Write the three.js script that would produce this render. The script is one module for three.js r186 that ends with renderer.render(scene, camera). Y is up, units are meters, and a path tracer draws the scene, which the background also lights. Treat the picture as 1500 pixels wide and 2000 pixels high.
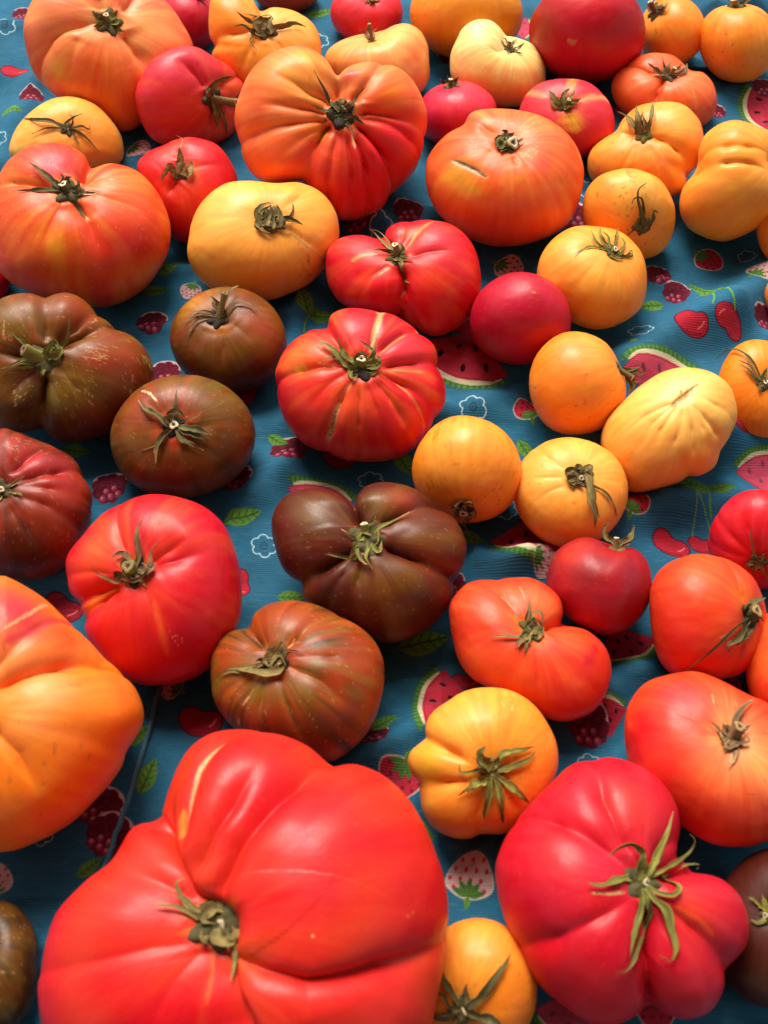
import * as THREE from 'three';

// ---------------------------------------------------------------- camera, sky, sun, exposure
const IW = 1500, IH = 2000, FOV = 50, CAM_H = 0.56, PITCH = 57;
const scene = new THREE.Scene();
const camera = new THREE.PerspectiveCamera(FOV, IW / IH, 0.02, 50);
camera.position.set(0, CAM_H, 0);
camera.rotation.set(-PITCH * Math.PI / 180, 0, 0);
camera.focus = 0.72; camera.userData.fStop = 11;
camera.updateMatrixWorld(true);
const renderer = new THREE.WebGLRenderer({ antialias: true });
renderer.setSize(768, 1024);
renderer.toneMapping = THREE.LinearToneMapping;
renderer.toneMappingExposure = 1.9;
renderer.shadowMap.enabled = true;
{ // a bright hazy sky, brightest round the veiled sun behind the table
  const W = 256, H = 128, data = new Float32Array(W * H * 4), sun = new THREE.Vector3(-0.14, 0.8, -0.58).normalize();
  for (let j = 0; j < H; j++) for (let i = 0; i < W; i++) {
    const up = ((j + 0.5) / H - 0.5) * Math.PI, az = ((i + 0.5) / W - 0.5) * 2 * Math.PI;
    const x = Math.cos(az) * Math.cos(up), y = Math.sin(up), z = Math.sin(az) * Math.cos(up);
    const c = x * sun.x + y * sun.y + z * sun.z, o = (j * W + i) * 4;
    const L = y < 0 ? 0.06 : 0.60 * (1 + 2 * y) / 3 + 0.5 * Math.pow(Math.max(0, 0.5 + 0.5 * c), 8);
    data[o] = L * 1.04; data[o + 1] = L; data[o + 2] = L * 0.93; data[o + 3] = 1;
  }
  const t = new THREE.DataTexture(data, W, H, THREE.RGBAFormat, THREE.FloatType);
  t.mapping = THREE.EquirectangularReflectionMapping; t.magFilter = THREE.LinearFilter; t.needsUpdate = true;
  scene.background = t; scene.environment = t;
}
const sunLight = new THREE.DirectionalLight(new THREE.Color(1, 0.94, 0.83), 3.0);
sunLight.position.set(-0.14 * 3, 0.8 * 3, -0.58 * 3 - 0.5); sunLight.target.position.set(0, 0, -0.5);
sunLight.castShadow = true; sunLight.shadow.radius = 60; sunLight.shadow.mapSize.set(2048, 2048);
Object.assign(sunLight.shadow.camera, { left: -1, right: 1, top: 1, bottom: -1, near: 0.1, far: 6 });
scene.add(sunLight, sunLight.target);

{ // the stall's cloth canopy over the near half of the table, whose shade the foreground lies in
  const m = new THREE.Mesh(new THREE.PlaneGeometry(4, 4).rotateX(Math.PI / 2), new THREE.MeshPhysicalMaterial({ name: 'canopy cloth', color: 0x8a7a64, roughness: 1, transmission: 0.06, thickness: 0 }));
  m.position.set(0, 1.6, 1.22); m.name = 'market_canopy'; m.castShadow = m.receiveShadow = true;
  m.userData = { label: 'brown cloth canopy of the market stall over the near end of the table', category: 'canopy' }; scene.add(m);
}

// ---------------------------------------------------------------- helpers
const V = (x = 0, y = 0, z = 0) => new THREE.Vector3(x, y, z);
const clamp = (x, a = 0, b = 1) => Math.min(b, Math.max(a, x));
const sm = (a, b, x) => { const t = clamp((x - a) / (b - a)); return t * t * (3 - 2 * t); };
function rng(seed) { let s = (seed * 2654435761) >>> 0; return () => { s = (s + 0x6d2b79f5) | 0; let t = Math.imul(s ^ (s >>> 15), 1 | s); t = (t + Math.imul(t ^ (t >>> 7), 61 | t)) ^ t; return ((t ^ (t >>> 14)) >>> 0) / 4294967296; }; }
const PERM = (() => { const r = rng(77), p = Array.from({ length: 256 }, (_, i) => i); for (let i = 255; i > 0; i--) { const j = Math.floor(r() * (i + 1)); [p[i], p[j]] = [p[j], p[i]]; } const o = new Uint8Array(512); for (let i = 0; i < 512; i++) o[i] = p[i & 255]; return o; })();
function noise(x, y, z) { // value noise, 0..1
  const xi = Math.floor(x), yi = Math.floor(y), zi = Math.floor(z); let u = x - xi, v = y - yi, w = z - zi;
  u = u * u * (3 - 2 * u); v = v * v * (3 - 2 * v); w = w * w * (3 - 2 * w);
  const h = (a, b, c) => PERM[PERM[PERM[a & 255] + (b & 255)] + (c & 255)] / 255;
  const L = (a, b, t) => a + (b - a) * t;
  return L(L(L(h(xi, yi, zi), h(xi + 1, yi, zi), u), L(h(xi, yi + 1, zi), h(xi + 1, yi + 1, zi), u), v), L(L(h(xi, yi, zi + 1), h(xi + 1, yi, zi + 1), u), L(h(xi, yi + 1, zi + 1), h(xi + 1, yi + 1, zi + 1), u), v), w);
}
const fbm = (x, y, z) => 0.55 * noise(x, y, z) + 0.3 * noise(2.03 * x + 7, 2.03 * y, 2.03 * z) + 0.15 * noise(4.1 * x, 4.1 * y + 3, 4.1 * z);
const used = {};
function numbered(name) { used[name] = (used[name] ?? -1) + 1; return used[name] ? name + '_' + String(used[name]).padStart(3, '0') : name; }

const camR = V(1, 0, 0).applyQuaternion(camera.quaternion), TANH = Math.tan(FOV / 2 * Math.PI / 180);
function ray(px, py) { return V((px / IW * 2 - 1) * TANH * IW / IH, (1 - py / IH * 2) * TANH, -1).applyQuaternion(camera.quaternion).normalize(); }
function onTable(px, py, y = 0) { const r = ray(px, py); return camera.position.clone().addScaledVector(r, (y - CAM_H) / r.y); }

// albedos, linear
const P = {
  red: [0.64, 0.007, 0.013], crimson: [0.48, 0.005, 0.024], deepred: [0.34, 0.008, 0.012], pink: [0.66, 0.030, 0.048], rose: [0.54, 0.012, 0.048], coral: [0.78, 0.098, 0.018], salmon: [0.83, 0.19, 0.055], vermilion: [0.70, 0.046, 0.014],
  orange: [0.86, 0.205, 0.010], amber: [0.87, 0.275, 0.028], gold: [0.88, 0.36, 0.055], yellow: [0.87, 0.49, 0.11], pale: [0.90, 0.64, 0.24], peach: [0.86, 0.33, 0.10], mustard: [0.66, 0.21, 0.010], lemon: [0.66, 0.36, 0.020],
  brown: [0.135, 0.037, 0.005], olive: [0.165, 0.078, 0.008], rust: [0.30, 0.036, 0.007], maroon: [0.062, 0.009, 0.005], wine: [0.115, 0.014, 0.006], umber: [0.052, 0.016, 0.006], moss: [0.045, 0.030, 0.007], green: [0.20, 0.15, 0.02], dusk: [0.24, 0.012, 0.026],
  cork: [0.60, 0.36, 0.14], scar: [0.42, 0.24, 0.09], darkscar: [0.10, 0.045, 0.02], cream: [0.85, 0.60, 0.32], soil: [0.16, 0.07, 0.025],
  gsepal: [0.18, 0.165, 0.025], dsepal: [0.105, 0.085, 0.024], osepal: [0.20, 0.145, 0.042], bsepal: [0.19, 0.105, 0.042], tan: [0.34, 0.20, 0.08], ink: [0.028, 0.016, 0.007], stemcut: [0.62, 0.52, 0.34],
};

// ---------------------------------------------------------------- tomatoes
const [skinBump, skinRough] = (() => { // fine pores, specks and a dull bloom that tile every three centimetres
  const N = 512, h = new Float32Array(N * N), R = rng(31), b = new Uint8Array(N * N * 4), r = new Uint8Array(N * N * 4);
  const wrapNoise = (x, y, p) => { const xi = Math.floor(x), yi = Math.floor(y); let u = x - xi, v = y - yi; u = u * u * (3 - 2 * u); v = v * v * (3 - 2 * v); const q = (a, c) => PERM[PERM[((a % p) + p) % p + p] + (((c % p) + p) % p)] / 255; return (q(xi, yi) * (1 - u) + q(xi + 1, yi) * u) * (1 - v) + (q(xi, yi + 1) * (1 - u) + q(xi + 1, yi + 1) * u) * v; };
  for (let j = 0; j < N; j++) for (let i = 0; i < N; i++) h[j * N + i] = 0.30 * wrapNoise(i / N * 9, j / N * 9, 9) + 0.16 * wrapNoise(i / N * 34, j / N * 34, 34) + 0.10 * wrapNoise(i / N * 110, j / N * 110, 110);
  for (let k = 0; k < 260; k++) { const x = R() * N, y = R() * N, w = 1.2 + 2.2 * R(), a = (R() < 0.6 ? -1 : 1) * (0.15 + 0.25 * R()); for (let dy = -7; dy <= 7; dy++) for (let dx = -7; dx <= 7; dx++) { const px = (Math.floor(x) + dx + N) % N, py = (Math.floor(y) + dy + N) % N; h[py * N + px] += a * Math.exp(-(dx * dx + dy * dy) / (w * w)); } }
  for (let i = 0; i < N * N; i++) { const v = 255 * clamp(0.3 + h[i] * 0.8), g = 255 * clamp(0.62 + 0.75 * wrapNoise((i % N) / N * 5, Math.floor(i / N) / N * 5, 5) * wrapNoise((i % N) / N * 23, Math.floor(i / N) / N * 23, 23) + 0.12 * R()); b.set([v, v, v, 255], i * 4); r.set([g, g, g, 255], i * 4); }
  return [b, r].map((d) => { const t = new THREE.DataTexture(d, N, N); t.wrapS = t.wrapT = THREE.RepeatWrapping; t.magFilter = THREE.LinearFilter; t.needsUpdate = true; return t; });
})();
const skinMaterial = new THREE.MeshPhysicalMaterial({ name: 'tomato skin', color: 0xffffff, vertexColors: true, roughness: 0.5, roughnessMap: skinRough, bumpMap: skinBump, bumpScale: 0.00016, specularIntensity: 0.36, clearcoat: 0.16, clearcoatRoughness: 0.3 });
const calyxMaterial = new THREE.MeshStandardMaterial({ name: 'calyx', color: 0xffffff, vertexColors: true, roughness: 0.85, side: THREE.DoubleSide });
const contacts = [];   // where tomatoes press on the cloth
const tomatoInfo = [];

function sqrtm2(a, b, c) { // square root of the symmetric matrix [a b; b c]
  const s = Math.sqrt(Math.max(1e-18, a * c - b * b)), t = Math.sqrt(a + c + 2 * s); return [(a + s) / t, b / t, (c + s) / t];
}
const inv2 = (a, b, c) => { const d = a * c - b * b; return [c / d, -b / d, a / d]; };

function buildTomato(q, index) {
  const R = rng(index * 17 + 5);
  // --- outline in pixels -> frame
  let pts = [];
  if (q.e) { const [cx, cy, a, b, rot = 0] = q.e, r = rot * Math.PI / 180; for (let i = 0; i < 40; i++) { const t = i / 40 * 2 * Math.PI, wob = 1 + 0.012 * Math.sin(2 * t + index) + 0.01 * Math.sin(3 * t + 2 * index); const x = a * Math.cos(t) * wob, y = b * Math.sin(t) * wob; pts.push([cx + x * Math.cos(r) + y * Math.sin(r), cy - x * Math.sin(r) + y * Math.cos(r)]); } }
  else {
    const o = q.o, n = o.length / 2;
    for (let i = 0; i < n; i++) for (let k = 0; k < 6; k++) {
      const t = k / 6, g = (j, c) => o[2 * ((i + j + n) % n) + c], p = [0, 1].map((c) => 0.5 * (2 * g(0, c) + (g(1, c) - g(-1, c)) * t + (2 * g(-1, c) - 5 * g(0, c) + 4 * g(1, c) - g(2, c)) * t * t + (3 * g(0, c) - g(-1, c) - 3 * g(1, c) + g(2, c)) * t * t * t));
      pts.push(p);
    }
  }
  let A = 0, mx = 0, my = 0;
  pts.forEach((p, i) => { const s = pts[(i + 1) % pts.length], w = p[0] * s[1] - s[0] * p[1]; A += w; mx += (p[0] + s[0]) * w; my += (p[1] + s[1]) * w; });
  const cx = mx / (3 * A), cy = my / (3 * A);
  const ez = ray(cx, cy).negate(), r0 = ez.clone().negate();
  const e1 = camR.clone().addScaledVector(ez, -camR.dot(ez)).normalize(), e2 = ez.clone().cross(e1);
  const lat = (x, y) => { const r = ray(x, y), k = r.dot(r0); return [r.dot(e1) / k, r.dot(e2) / k]; };
  const pxs = Math.hypot(...lat(cx + 1, cy));
  const L = pts.map((p) => lat(...p));
  // second moments by a fan of triangles
  let a2 = 0, sxx = 0, sxy = 0, syy = 0;
  L.forEach((p, i) => { const s = L[(i + 1) % L.length], w = Math.abs(p[0] * s[1] - s[0] * p[1]) / 2; a2 += w; sxx += w * (p[0] ** 2 + p[0] * s[0] + s[0] ** 2) / 6; sxy += w * (2 * p[0] * p[1] + p[0] * s[1] + s[0] * p[1] + 2 * s[0] * s[1]) / 12; syy += w * (p[1] ** 2 + p[1] * s[1] + s[1] ** 2) / 6; });
  const T = [4 * sxx / a2, 4 * sxy / a2, 4 * syy / a2];
  const Ti = inv2(...T), q2 = (x, y) => Math.sqrt(Ti[0] * x * x + 2 * Ti[1] * x * y + Ti[2] * y * y);
  const NA = 144, ratio = new Float32Array(NA);
  for (let i = 0; i < NA; i++) {
    const al = i / NA * 2 * Math.PI, c = Math.cos(al), s = Math.sin(al); let best = 0;
    L.forEach((p, k) => { const n = L[(k + 1) % L.length], dx = n[0] - p[0], dy = n[1] - p[1], den = c * dy - s * dx; if (Math.abs(den) < 1e-12) return; const t = (p[0] * dy - p[1] * dx) / den, u = (p[0] * s - p[1] * c) / den; if (u >= -1e-6 && u <= 1 + 1e-6 && t > best) best = t; });
    ratio[i] = best * q2(c, s) || 1;
  }
  const rat = (al) => { let t = al / (2 * Math.PI) * NA; t = ((t % NA) + NA) % NA; const i = Math.floor(t), f = t - i; return ratio[i % NA] * (1 - f) + ratio[(i + 1) % NA] * f; };
  // --- body matrix and pole
  const hr = q.hr ?? 0.78, D = q.D ?? 0.16, k = q.k ?? [cx, cy - 60];
  const off = lat(...k); let n = V(0, 0, 1), Am = [1, 0, 1], zs = 1, zf = 0;
  for (let it = 0; it < 14; it++) {
    const S = (i, j) => (i === j ? 1 : 0) + (hr * hr - 1) * n.getComponent(i) * n.getComponent(j);
    const Lm = [S(0, 0), S(0, 1), S(1, 1)], Lh = sqrtm2(...Lm), Li = inv2(...Lh);
    const mul = (X, Y) => { const x = [[X[0], X[1]], [X[1], X[2]]], y = [[Y[0], Y[1]], [Y[1], Y[2]]]; return [0, 1].map((i) => [0, 1].map((j) => x[i][0] * y[0][j] + x[i][1] * y[1][j])); };
    const M1 = mul(Lh, T), y = [[Lh[0], Lh[1]], [Lh[1], Lh[2]]], M2 = [0, 1].map((i) => [0, 1].map((j) => M1[i][0] * y[0][j] + M1[i][1] * y[1][j]));
    const C = sqrtm2(M2[0][0], (M2[0][1] + M2[1][0]) / 2, M2[1][1]);
    const N1 = mul(Li, C), l = [[Li[0], Li[1]], [Li[1], Li[2]]], N2 = [0, 1].map((i) => [0, 1].map((j) => N1[i][0] * l[0][j] + N1[i][1] * l[1][j]));
    Am = [N2[0][0], (N2[0][1] + N2[1][0]) / 2, N2[1][1]]; zs = Math.sqrt(Am[0] * Am[2] - Am[1] ** 2) * (q.zs ?? 1);
    const Ai = inv2(...Am), g = (1 - D * 0.8) * hr, ox = off[0] * (1 - zf), oy = off[1] * (1 - zf);
    let nx = (Ai[0] * ox + Ai[1] * oy) / g, ny = (Ai[1] * ox + Ai[2] * oy) / g; const m = Math.hypot(nx, ny);
    if (m > 0.985) { nx *= 0.985 / m; ny *= 0.985 / m; }
    n = V(nx, ny, (q.kb ? -1 : 1) * Math.sqrt(1 - nx * nx - ny * ny)); zf = n.z * g * zs;
  }
  const Mv = (u, out) => { const w = (hr - 1) * (u.x * n.x + u.y * n.y + u.z * n.z), x = u.x + w * n.x, y = u.y + w * n.y, z = u.z + w * n.z; return out.set(Am[0] * x + Am[1] * y, Am[1] * x + Am[2] * y, zs * z); };
  const Ai = inv2(...Am);
  const Minv = (p, out) => { const x = Ai[0] * p.x + Ai[1] * p.y, y = Ai[1] * p.x + Ai[2] * p.y, z = p.z / zs, w = (1 / hr - 1) * (x * n.x + y * n.y + z * n.z); return out.set(x + w * n.x, y + w * n.y, z + w * n.z); };
  const t1 = Math.abs(n.x) < 0.9 ? V(1, 0, 0).addScaledVector(n, -n.x).normalize() : V(0, 1, 0).addScaledVector(n, -n.y).normalize(), t2 = n.clone().cross(t1);
  // --- pixel -> direction on the front of the body
  const tv = V(), tu = V();
  let radial = () => 1;
  function dirAt(px, py) {
    const l = lat(px, py); let f = 1, z = 0.15 * 0, u = V(), over = 1;
    for (let it = 0; it < 12; it++) {
      let x = l[0] * (1 - z) / f, y = l[1] * (1 - z) / f; const qq = q2(x, y); over = qq;
      if (qq > 0.995) { x *= 0.995 / qq; y *= 0.995 / qq; }
      // solve z so that |Minv| = 1 (front root)
      const b0 = Minv(tv.set(x, y, 0), V()), b1 = Minv(tv.set(0, 0, 1), V()), aa = b1.dot(b1), bb = b0.dot(b1), cc = b0.dot(b0) - 1, disc = Math.max(0, bb * bb - aa * cc), zz = (-bb + Math.sqrt(disc)) / aa;
      u = b0.addScaledVector(b1, zz).normalize(); f = 0.5 * f + 0.5 * radial(u, true); z = zz * f;
    }
    return { u, over };
  }
  const lines = (list) => list.map((g) => {
    const [depth, width, ...xy] = g, path = []; let lastOver = 0;
    for (let i = 0; i + 1 < xy.length; i += 2) { const d = dirAt(xy[i], xy[i + 1]); path.push(d.u); lastOver = d.over; }
    const m = path.length;
    if (lastOver > 0.86 && m > 1) { const a = path[m - 2], b = path[m - 1], ax = a.clone().cross(b).normalize(); path.push(b.clone().applyAxisAngle(ax, 0.35), b.clone().applyAxisAngle(ax, 0.75)); }
    const mid = path.reduce((s, p) => s.add(p), V()).normalize(); let reach = 1; path.forEach((p) => { reach = Math.min(reach, p.dot(mid)); });
    return { depth, width, path, mid, reach, seg: path.length - 1, open: lastOver > 0.86 };
  });
  function lineDist(g, u) { // [distance, position along 0..1, side]
    let best = 9, at = 0, near = 0;
    for (let i = 0; i < g.seg; i++) {
      const a = g.path[i], b = g.path[i + 1], dx = b.x - a.x, dy = b.y - a.y, dz = b.z - a.z, l2 = dx * dx + dy * dy + dz * dz || 1e-9;
      const t = clamp(((u.x - a.x) * dx + (u.y - a.y) * dy + (u.z - a.z) * dz) / l2), ex = a.x + dx * t - u.x, ey = a.y + dy * t - u.y, ez2 = a.z + dz * t - u.z, d = ex * ex + ey * ey + ez2 * ez2;
      if (d < best) { best = d; at = (i + t) / g.seg; near = i; }
    }
    let side = 0; if (g.step) { const a = g.path[near], b = g.path[near + 1]; side = (a.y * b.z - a.z * b.y) * u.x + (a.z * b.x - a.x * b.z) * u.y + (a.x * b.y - a.y * b.x) * u.z; }
    return [Math.sqrt(best), at, side];
  }
  let grooves = [], bumps = [];
  const dw = q.dw ?? 0.42, seed = index * 13.7, lump = q.lump ?? 0.02, ribs = q.ribs, rp = R() * 6.28;
  radial = (u, smooth) => {
    Mv(u, tu); const qq = q2(tu.x, tu.y), al = Math.atan2(tu.y, tu.x);
    let f = 1 + (rat(al) - 1) * Math.pow(Math.min(1.1, qq), 2.5);
    const c = u.dot(n), th = Math.acos(clamp(c, -1, 1));
    if (D) f *= 1 - D * Math.exp(-((th / dw) ** 2)) - 0.35 * D * Math.exp(-((th / (dw * 0.35)) ** 2));
    f *= 1 - 0.05 * Math.exp(-(((Math.PI - th) / 0.5) ** 2));
    if (ribs) { const az = Math.atan2(u.dot(t2), u.dot(t1)) + 0.25 * Math.sin(2 * Math.atan2(u.dot(t2), u.dot(t1)) + rp), s = Math.abs(Math.sin(az * ribs[0] / 2 + rp)); f *= 1 - ribs[1] * Math.pow(1 - s, 2.2) * sm(0.1, 0.5, th) * (1 - 0.6 * sm(1.2, 2.6, th)); }
    if (!smooth) for (const g of grooves) {
      if (u.dot(g.mid) < g.reach - 0.5) continue;
      const [d, t, side] = lineDist(g, u); if (d > g.width * 18 && !g.step) continue;
      if (g.step) f *= 1 + g.step * (side > 0 ? 1 : -1) * (1 - Math.exp(-d / 0.02)) * Math.exp(-((d / 0.42) ** 2)) * (1 - sm(0.85, 1, t)) * (1 - 0.85 * sm(0.72, 1.0, qq));
      const e = 0.1 * g.width, env = (g.through ? 1 : sm(-0.05, 0.18, t)) * (g.open ? 1 - 0.85 * sm(0.7, 1, t) : 1 - sm(0.55, 1.02, t));
      f *= 1 - (g.through ? 1 : 1 - 0.65 * sm(0.72, 1.0, qq)) * Math.min(0.42, g.depth * (g.depth > 0.045 ? 1.55 : 1.2)) * env * (0.5 * Math.exp(-(Math.sqrt(d * d + e * e) - e) / (0.52 * g.width)) + 0.62 * Math.exp(-(Math.sqrt(d * d + 4 * e * e) - 2 * e) / (1.8 * g.width)));
    }
    for (const b of bumps) { const d = b.u.distanceTo(u); f *= 1 + b.amp * Math.exp(-((d / b.r) ** 2)); }
    f *= 1 + lump * (noise(u.x * 1.7 + seed, u.y * 1.7, u.z * 1.7) - 0.5) * 2 + lump * 0.35 * (noise(u.x * 4 + seed, u.y * 4, u.z * 4) - 0.5) + 0.006 * (noise(u.x * 8 + seed, u.y * 8, u.z * 8) - 0.5);
    return Math.max(0.3, f);
  };
  const through = q.gt ?? [];
  bumps = (q.b ?? []).map(([x, y, r, amp]) => ({ u: dirAt(x, y).u, r: r * pxs / zs, amp }));
  grooves = [...lines(q.g ?? []), ...lines(through).map((g) => ({ ...g, through: true, step: q.step ?? 0 }))];
  // --- colours
  const C = q.c, mixTo = (c, name, t) => { const p = P[name]; t = clamp(t); c[0] += (p[0] - c[0]) * t; c[1] += (p[1] - c[1]) * t; c[2] += (p[2] - c[2]) * t; };
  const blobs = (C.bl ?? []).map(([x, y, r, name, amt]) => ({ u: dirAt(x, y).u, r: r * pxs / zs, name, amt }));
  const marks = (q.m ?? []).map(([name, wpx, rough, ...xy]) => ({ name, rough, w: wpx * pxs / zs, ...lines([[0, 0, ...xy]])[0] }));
  for (const [name, x, y, r, count, len, ang, w = 2, amt = 0.4] of q.scr ?? []) for (let i = 0; i < count; i++) {
    const px = x + (R() + R() - 1) * r, py = y + (R() + R() - 1) * r, a = (ang + (R() - 0.5) * 50) * Math.PI / 180, l = len * (0.4 + R());
    marks.push({ name, rough: amt, amt: 0.35 + 0.4 * R(), w: 0.8 * w * (0.6 + 0.7 * R()) * pxs / zs, ...lines([[0, 0, px, py, px + Math.cos(a) * l, py - Math.sin(a) * l]])[0] });
  }
  const cc = [0, 0, 0];
  function colour(u) {
    const c0 = P[C.a]; cc[0] = c0[0]; cc[1] = c0[1]; cc[2] = c0[2];
    const th = Math.acos(clamp(u.dot(n), -1, 1)), az = Math.atan2(u.dot(t2), u.dot(t1)), ca = Math.cos(az), sa = Math.sin(az);
    if (C.mo) mixTo(cc, C.mo[0], C.mo[1] * sm(0.38, 0.68, fbm(u.x * C.mo[2] + seed, u.y * C.mo[2], u.z * C.mo[2])));
    if (C.st) for (const [name, amt, fr] of C.st) mixTo(cc, name, amt * sm(0.45, 0.75, fbm(ca * fr + seed, sa * fr, th * 1.3 + fr)) * sm(0.05, 0.35, th));
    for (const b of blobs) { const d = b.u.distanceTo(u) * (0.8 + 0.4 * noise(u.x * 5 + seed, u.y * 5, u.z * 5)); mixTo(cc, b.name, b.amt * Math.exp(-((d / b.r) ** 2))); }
    if (C.nk) mixTo(cc, C.nk[0], C.nk[2] * (1 - sm(C.nk[1] * 0.3, C.nk[1] * 1.3, th + 0.35 * C.nk[1] * (noise(ca * 4 + seed, sa * 4, 0) - 0.5) * 2)));
    if (C.bt) mixTo(cc, C.bt[0], C.bt[2] * sm(C.bt[1] - 0.4, C.bt[1] + 0.5, th + 0.4 * (fbm(ca * 2 + seed, sa * 2, th) - 0.5)));
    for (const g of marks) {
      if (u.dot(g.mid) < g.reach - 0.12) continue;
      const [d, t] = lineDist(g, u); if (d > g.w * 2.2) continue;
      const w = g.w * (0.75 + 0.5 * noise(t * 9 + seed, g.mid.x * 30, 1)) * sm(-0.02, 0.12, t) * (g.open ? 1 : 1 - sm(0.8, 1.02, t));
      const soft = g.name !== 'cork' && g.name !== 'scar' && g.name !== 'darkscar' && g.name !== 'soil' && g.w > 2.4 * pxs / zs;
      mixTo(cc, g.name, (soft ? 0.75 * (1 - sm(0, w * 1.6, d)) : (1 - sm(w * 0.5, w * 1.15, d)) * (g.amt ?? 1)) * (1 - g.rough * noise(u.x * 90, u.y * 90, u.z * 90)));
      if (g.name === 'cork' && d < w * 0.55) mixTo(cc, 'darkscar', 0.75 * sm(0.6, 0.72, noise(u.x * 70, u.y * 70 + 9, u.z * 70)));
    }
    { const k = fbm(ca * 13 + seed, sa * 13, th * 1.6) - 0.5, k2 = sm(0.1, 0.5, th) * (C.fs ?? ({ gold: 0.45, amber: 0.55, yellow: 0.4, orange: 0.6, mustard: 0.6 }[C.a] ?? 1)); cc[0] *= 1 + 0.10 * k * k2; cc[1] *= 1 + 0.9 * k * k2; cc[2] *= 1 + 0.6 * k * k2; }
    const fine = noise(u.x * 38 + seed, u.y * 38, u.z * 38), grain = noise(u.x * 110, u.y * 110, u.z * 110);
    const v = 1 + 0.06 * (fine - 0.5) + 0.07 * (grain - 0.5); cc[0] *= v; cc[1] *= v * (1 + 0.12 * (noise(u.x * 6 + seed, u.y * 6, u.z * 6) - 0.5)); cc[2] *= v;
    if (C.sk) { const s = noise(u.x * C.sk[2], u.y * C.sk[2] + seed, u.z * C.sk[2]); mixTo(cc, C.sk[0], C.sk[1] * sm(0.86, 0.93, s)); }
    return cc;
  }
  // --- a lobe that leans over the cleft beside it
  const fv = V(), fold = (p, u) => {
    for (const g of grooves) if (g.step && q.lean) {
      const [d, t, side] = lineDist(g, u); if (side <= 0 || d > 0.6) continue;
      const i = Math.min(g.seg - 1, Math.floor(t * g.seg)), a = g.path[i], b = g.path[i + 1], k = -q.lean * (1 - Math.exp(-d / 0.012)) * Math.exp(-((d / 0.13) ** 2)) * sm(0.08, 0.3, u.distanceTo(n)) * sm(0, 0.12, t) * (1 - sm(0.72, 0.9, t));
      fv.copy(a).lerp(b, t * g.seg - i).sub(u); p.add(Mv(fv.addScaledVector(u, -fv.dot(u)).normalize().multiplyScalar(-k), V()));
    }
    return p;
  };
  // --- surface mesh
  const sizePx = Math.sqrt(a2) / pxs;
  const NT = Math.round(clamp(sizePx * 0.52, 56, 300)), NP = Math.round(NT * 1.7);
  const pos = [], col = [], idx = [], uv = [], frame = V(), u = V(), KU = Math.max(3, Math.round(sizePx / 28)), KV = Math.max(2, Math.round(sizePx / 52));
  const vertex = (th, az) => { u.copy(n).multiplyScalar(Math.cos(th)).addScaledVector(t1, Math.sin(th) * Math.cos(az)).addScaledVector(t2, Math.sin(th) * Math.sin(az)); const f = radial(u); fold(Mv(u, frame).multiplyScalar(f), u); pos.push(frame.x, frame.y, frame.z); col.push(...colour(u)); uv.push(az / (2 * Math.PI) * KU, th / Math.PI * KV); };
  vertex(0, 0);
  for (let i = 1; i < NT; i++) for (let j = 0; j <= NP; j++) vertex(i / NT * Math.PI, j / NP * 2 * Math.PI);
  vertex(Math.PI, 0);
  const at = (i, j) => 1 + (i - 1) * (NP + 1) + j;
  for (let j = 0; j < NP; j++) { idx.push(0, at(1, j), at(1, j + 1)); idx.push(at(NT - 1, j), 1 + (NT - 1) * (NP + 1), at(NT - 1, j + 1)); }
  for (let i = 1; i < NT - 1; i++) for (let j = 0; j < NP; j++) idx.push(at(i, j), at(i + 1, j), at(i, j + 1), at(i, j + 1), at(i + 1, j), at(i + 1, j + 1));
  // --- distance at which it rests on the cloth
  let low = 1e9, lowAt = 0; for (let i = 0; i < pos.length; i += 3) { const y = e1.y * pos[i] + e2.y * pos[i + 1] + ez.y * pos[i + 2]; if (y < low) { low = y; lowAt = i; } }
  const d = (CAM_H - (q.lift ?? 0) + 0.0015) / (-(r0.y + low)) * (q.ds ?? 1);
  const toWorld = (p) => camera.position.clone().addScaledVector(r0, d).addScaledVector(e1, p.x * d).addScaledVector(e2, p.y * d).addScaledVector(ez, p.z * d);
  const lowP = toWorld(V(pos[lowAt], pos[lowAt + 1], pos[lowAt + 2])), centre = toWorld(V()), base = V(centre.x, lowP.y, centre.z);
  contacts.push([centre.x, centre.z, Math.sqrt(a2 / Math.PI) * d]);
  const local = (p) => toWorld(p).sub(base);
  for (let i = 0; i < pos.length; i += 3) { const w = local(frame.set(pos[i], pos[i + 1], pos[i + 2])); pos[i] = w.x; pos[i + 1] = w.y; pos[i + 2] = w.z; }
  const group = new THREE.Group(); group.name = numbered('heirloom_tomato'); group.position.copy(base);
  group.userData = { label: q.n, category: 'tomato', group: 'heirloom tomatoes laid out on the blue fruit print cloth' };
  const geo = new THREE.BufferGeometry(); geo.setAttribute('position', new THREE.Float32BufferAttribute(pos, 3)); geo.setAttribute('color', new THREE.Float32BufferAttribute(col, 3)); geo.setAttribute('uv', new THREE.Float32BufferAttribute(uv, 2)); geo.setIndex(idx); geo.computeVertexNormals();
  { const N = geo.attributes.normal, a = V(), b = V(); for (let i = 1; i < NT; i++) { const p = at(i, 0), r = at(i, NP); a.fromBufferAttribute(N, p).add(b.fromBufferAttribute(N, r)).normalize(); N.setXYZ(p, a.x, a.y, a.z); N.setXYZ(r, a.x, a.y, a.z); } }
  const skin = new THREE.Mesh(geo, skinMaterial); skin.name = 'skin'; skin.castShadow = skin.receiveShadow = true; group.add(skin);
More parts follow.
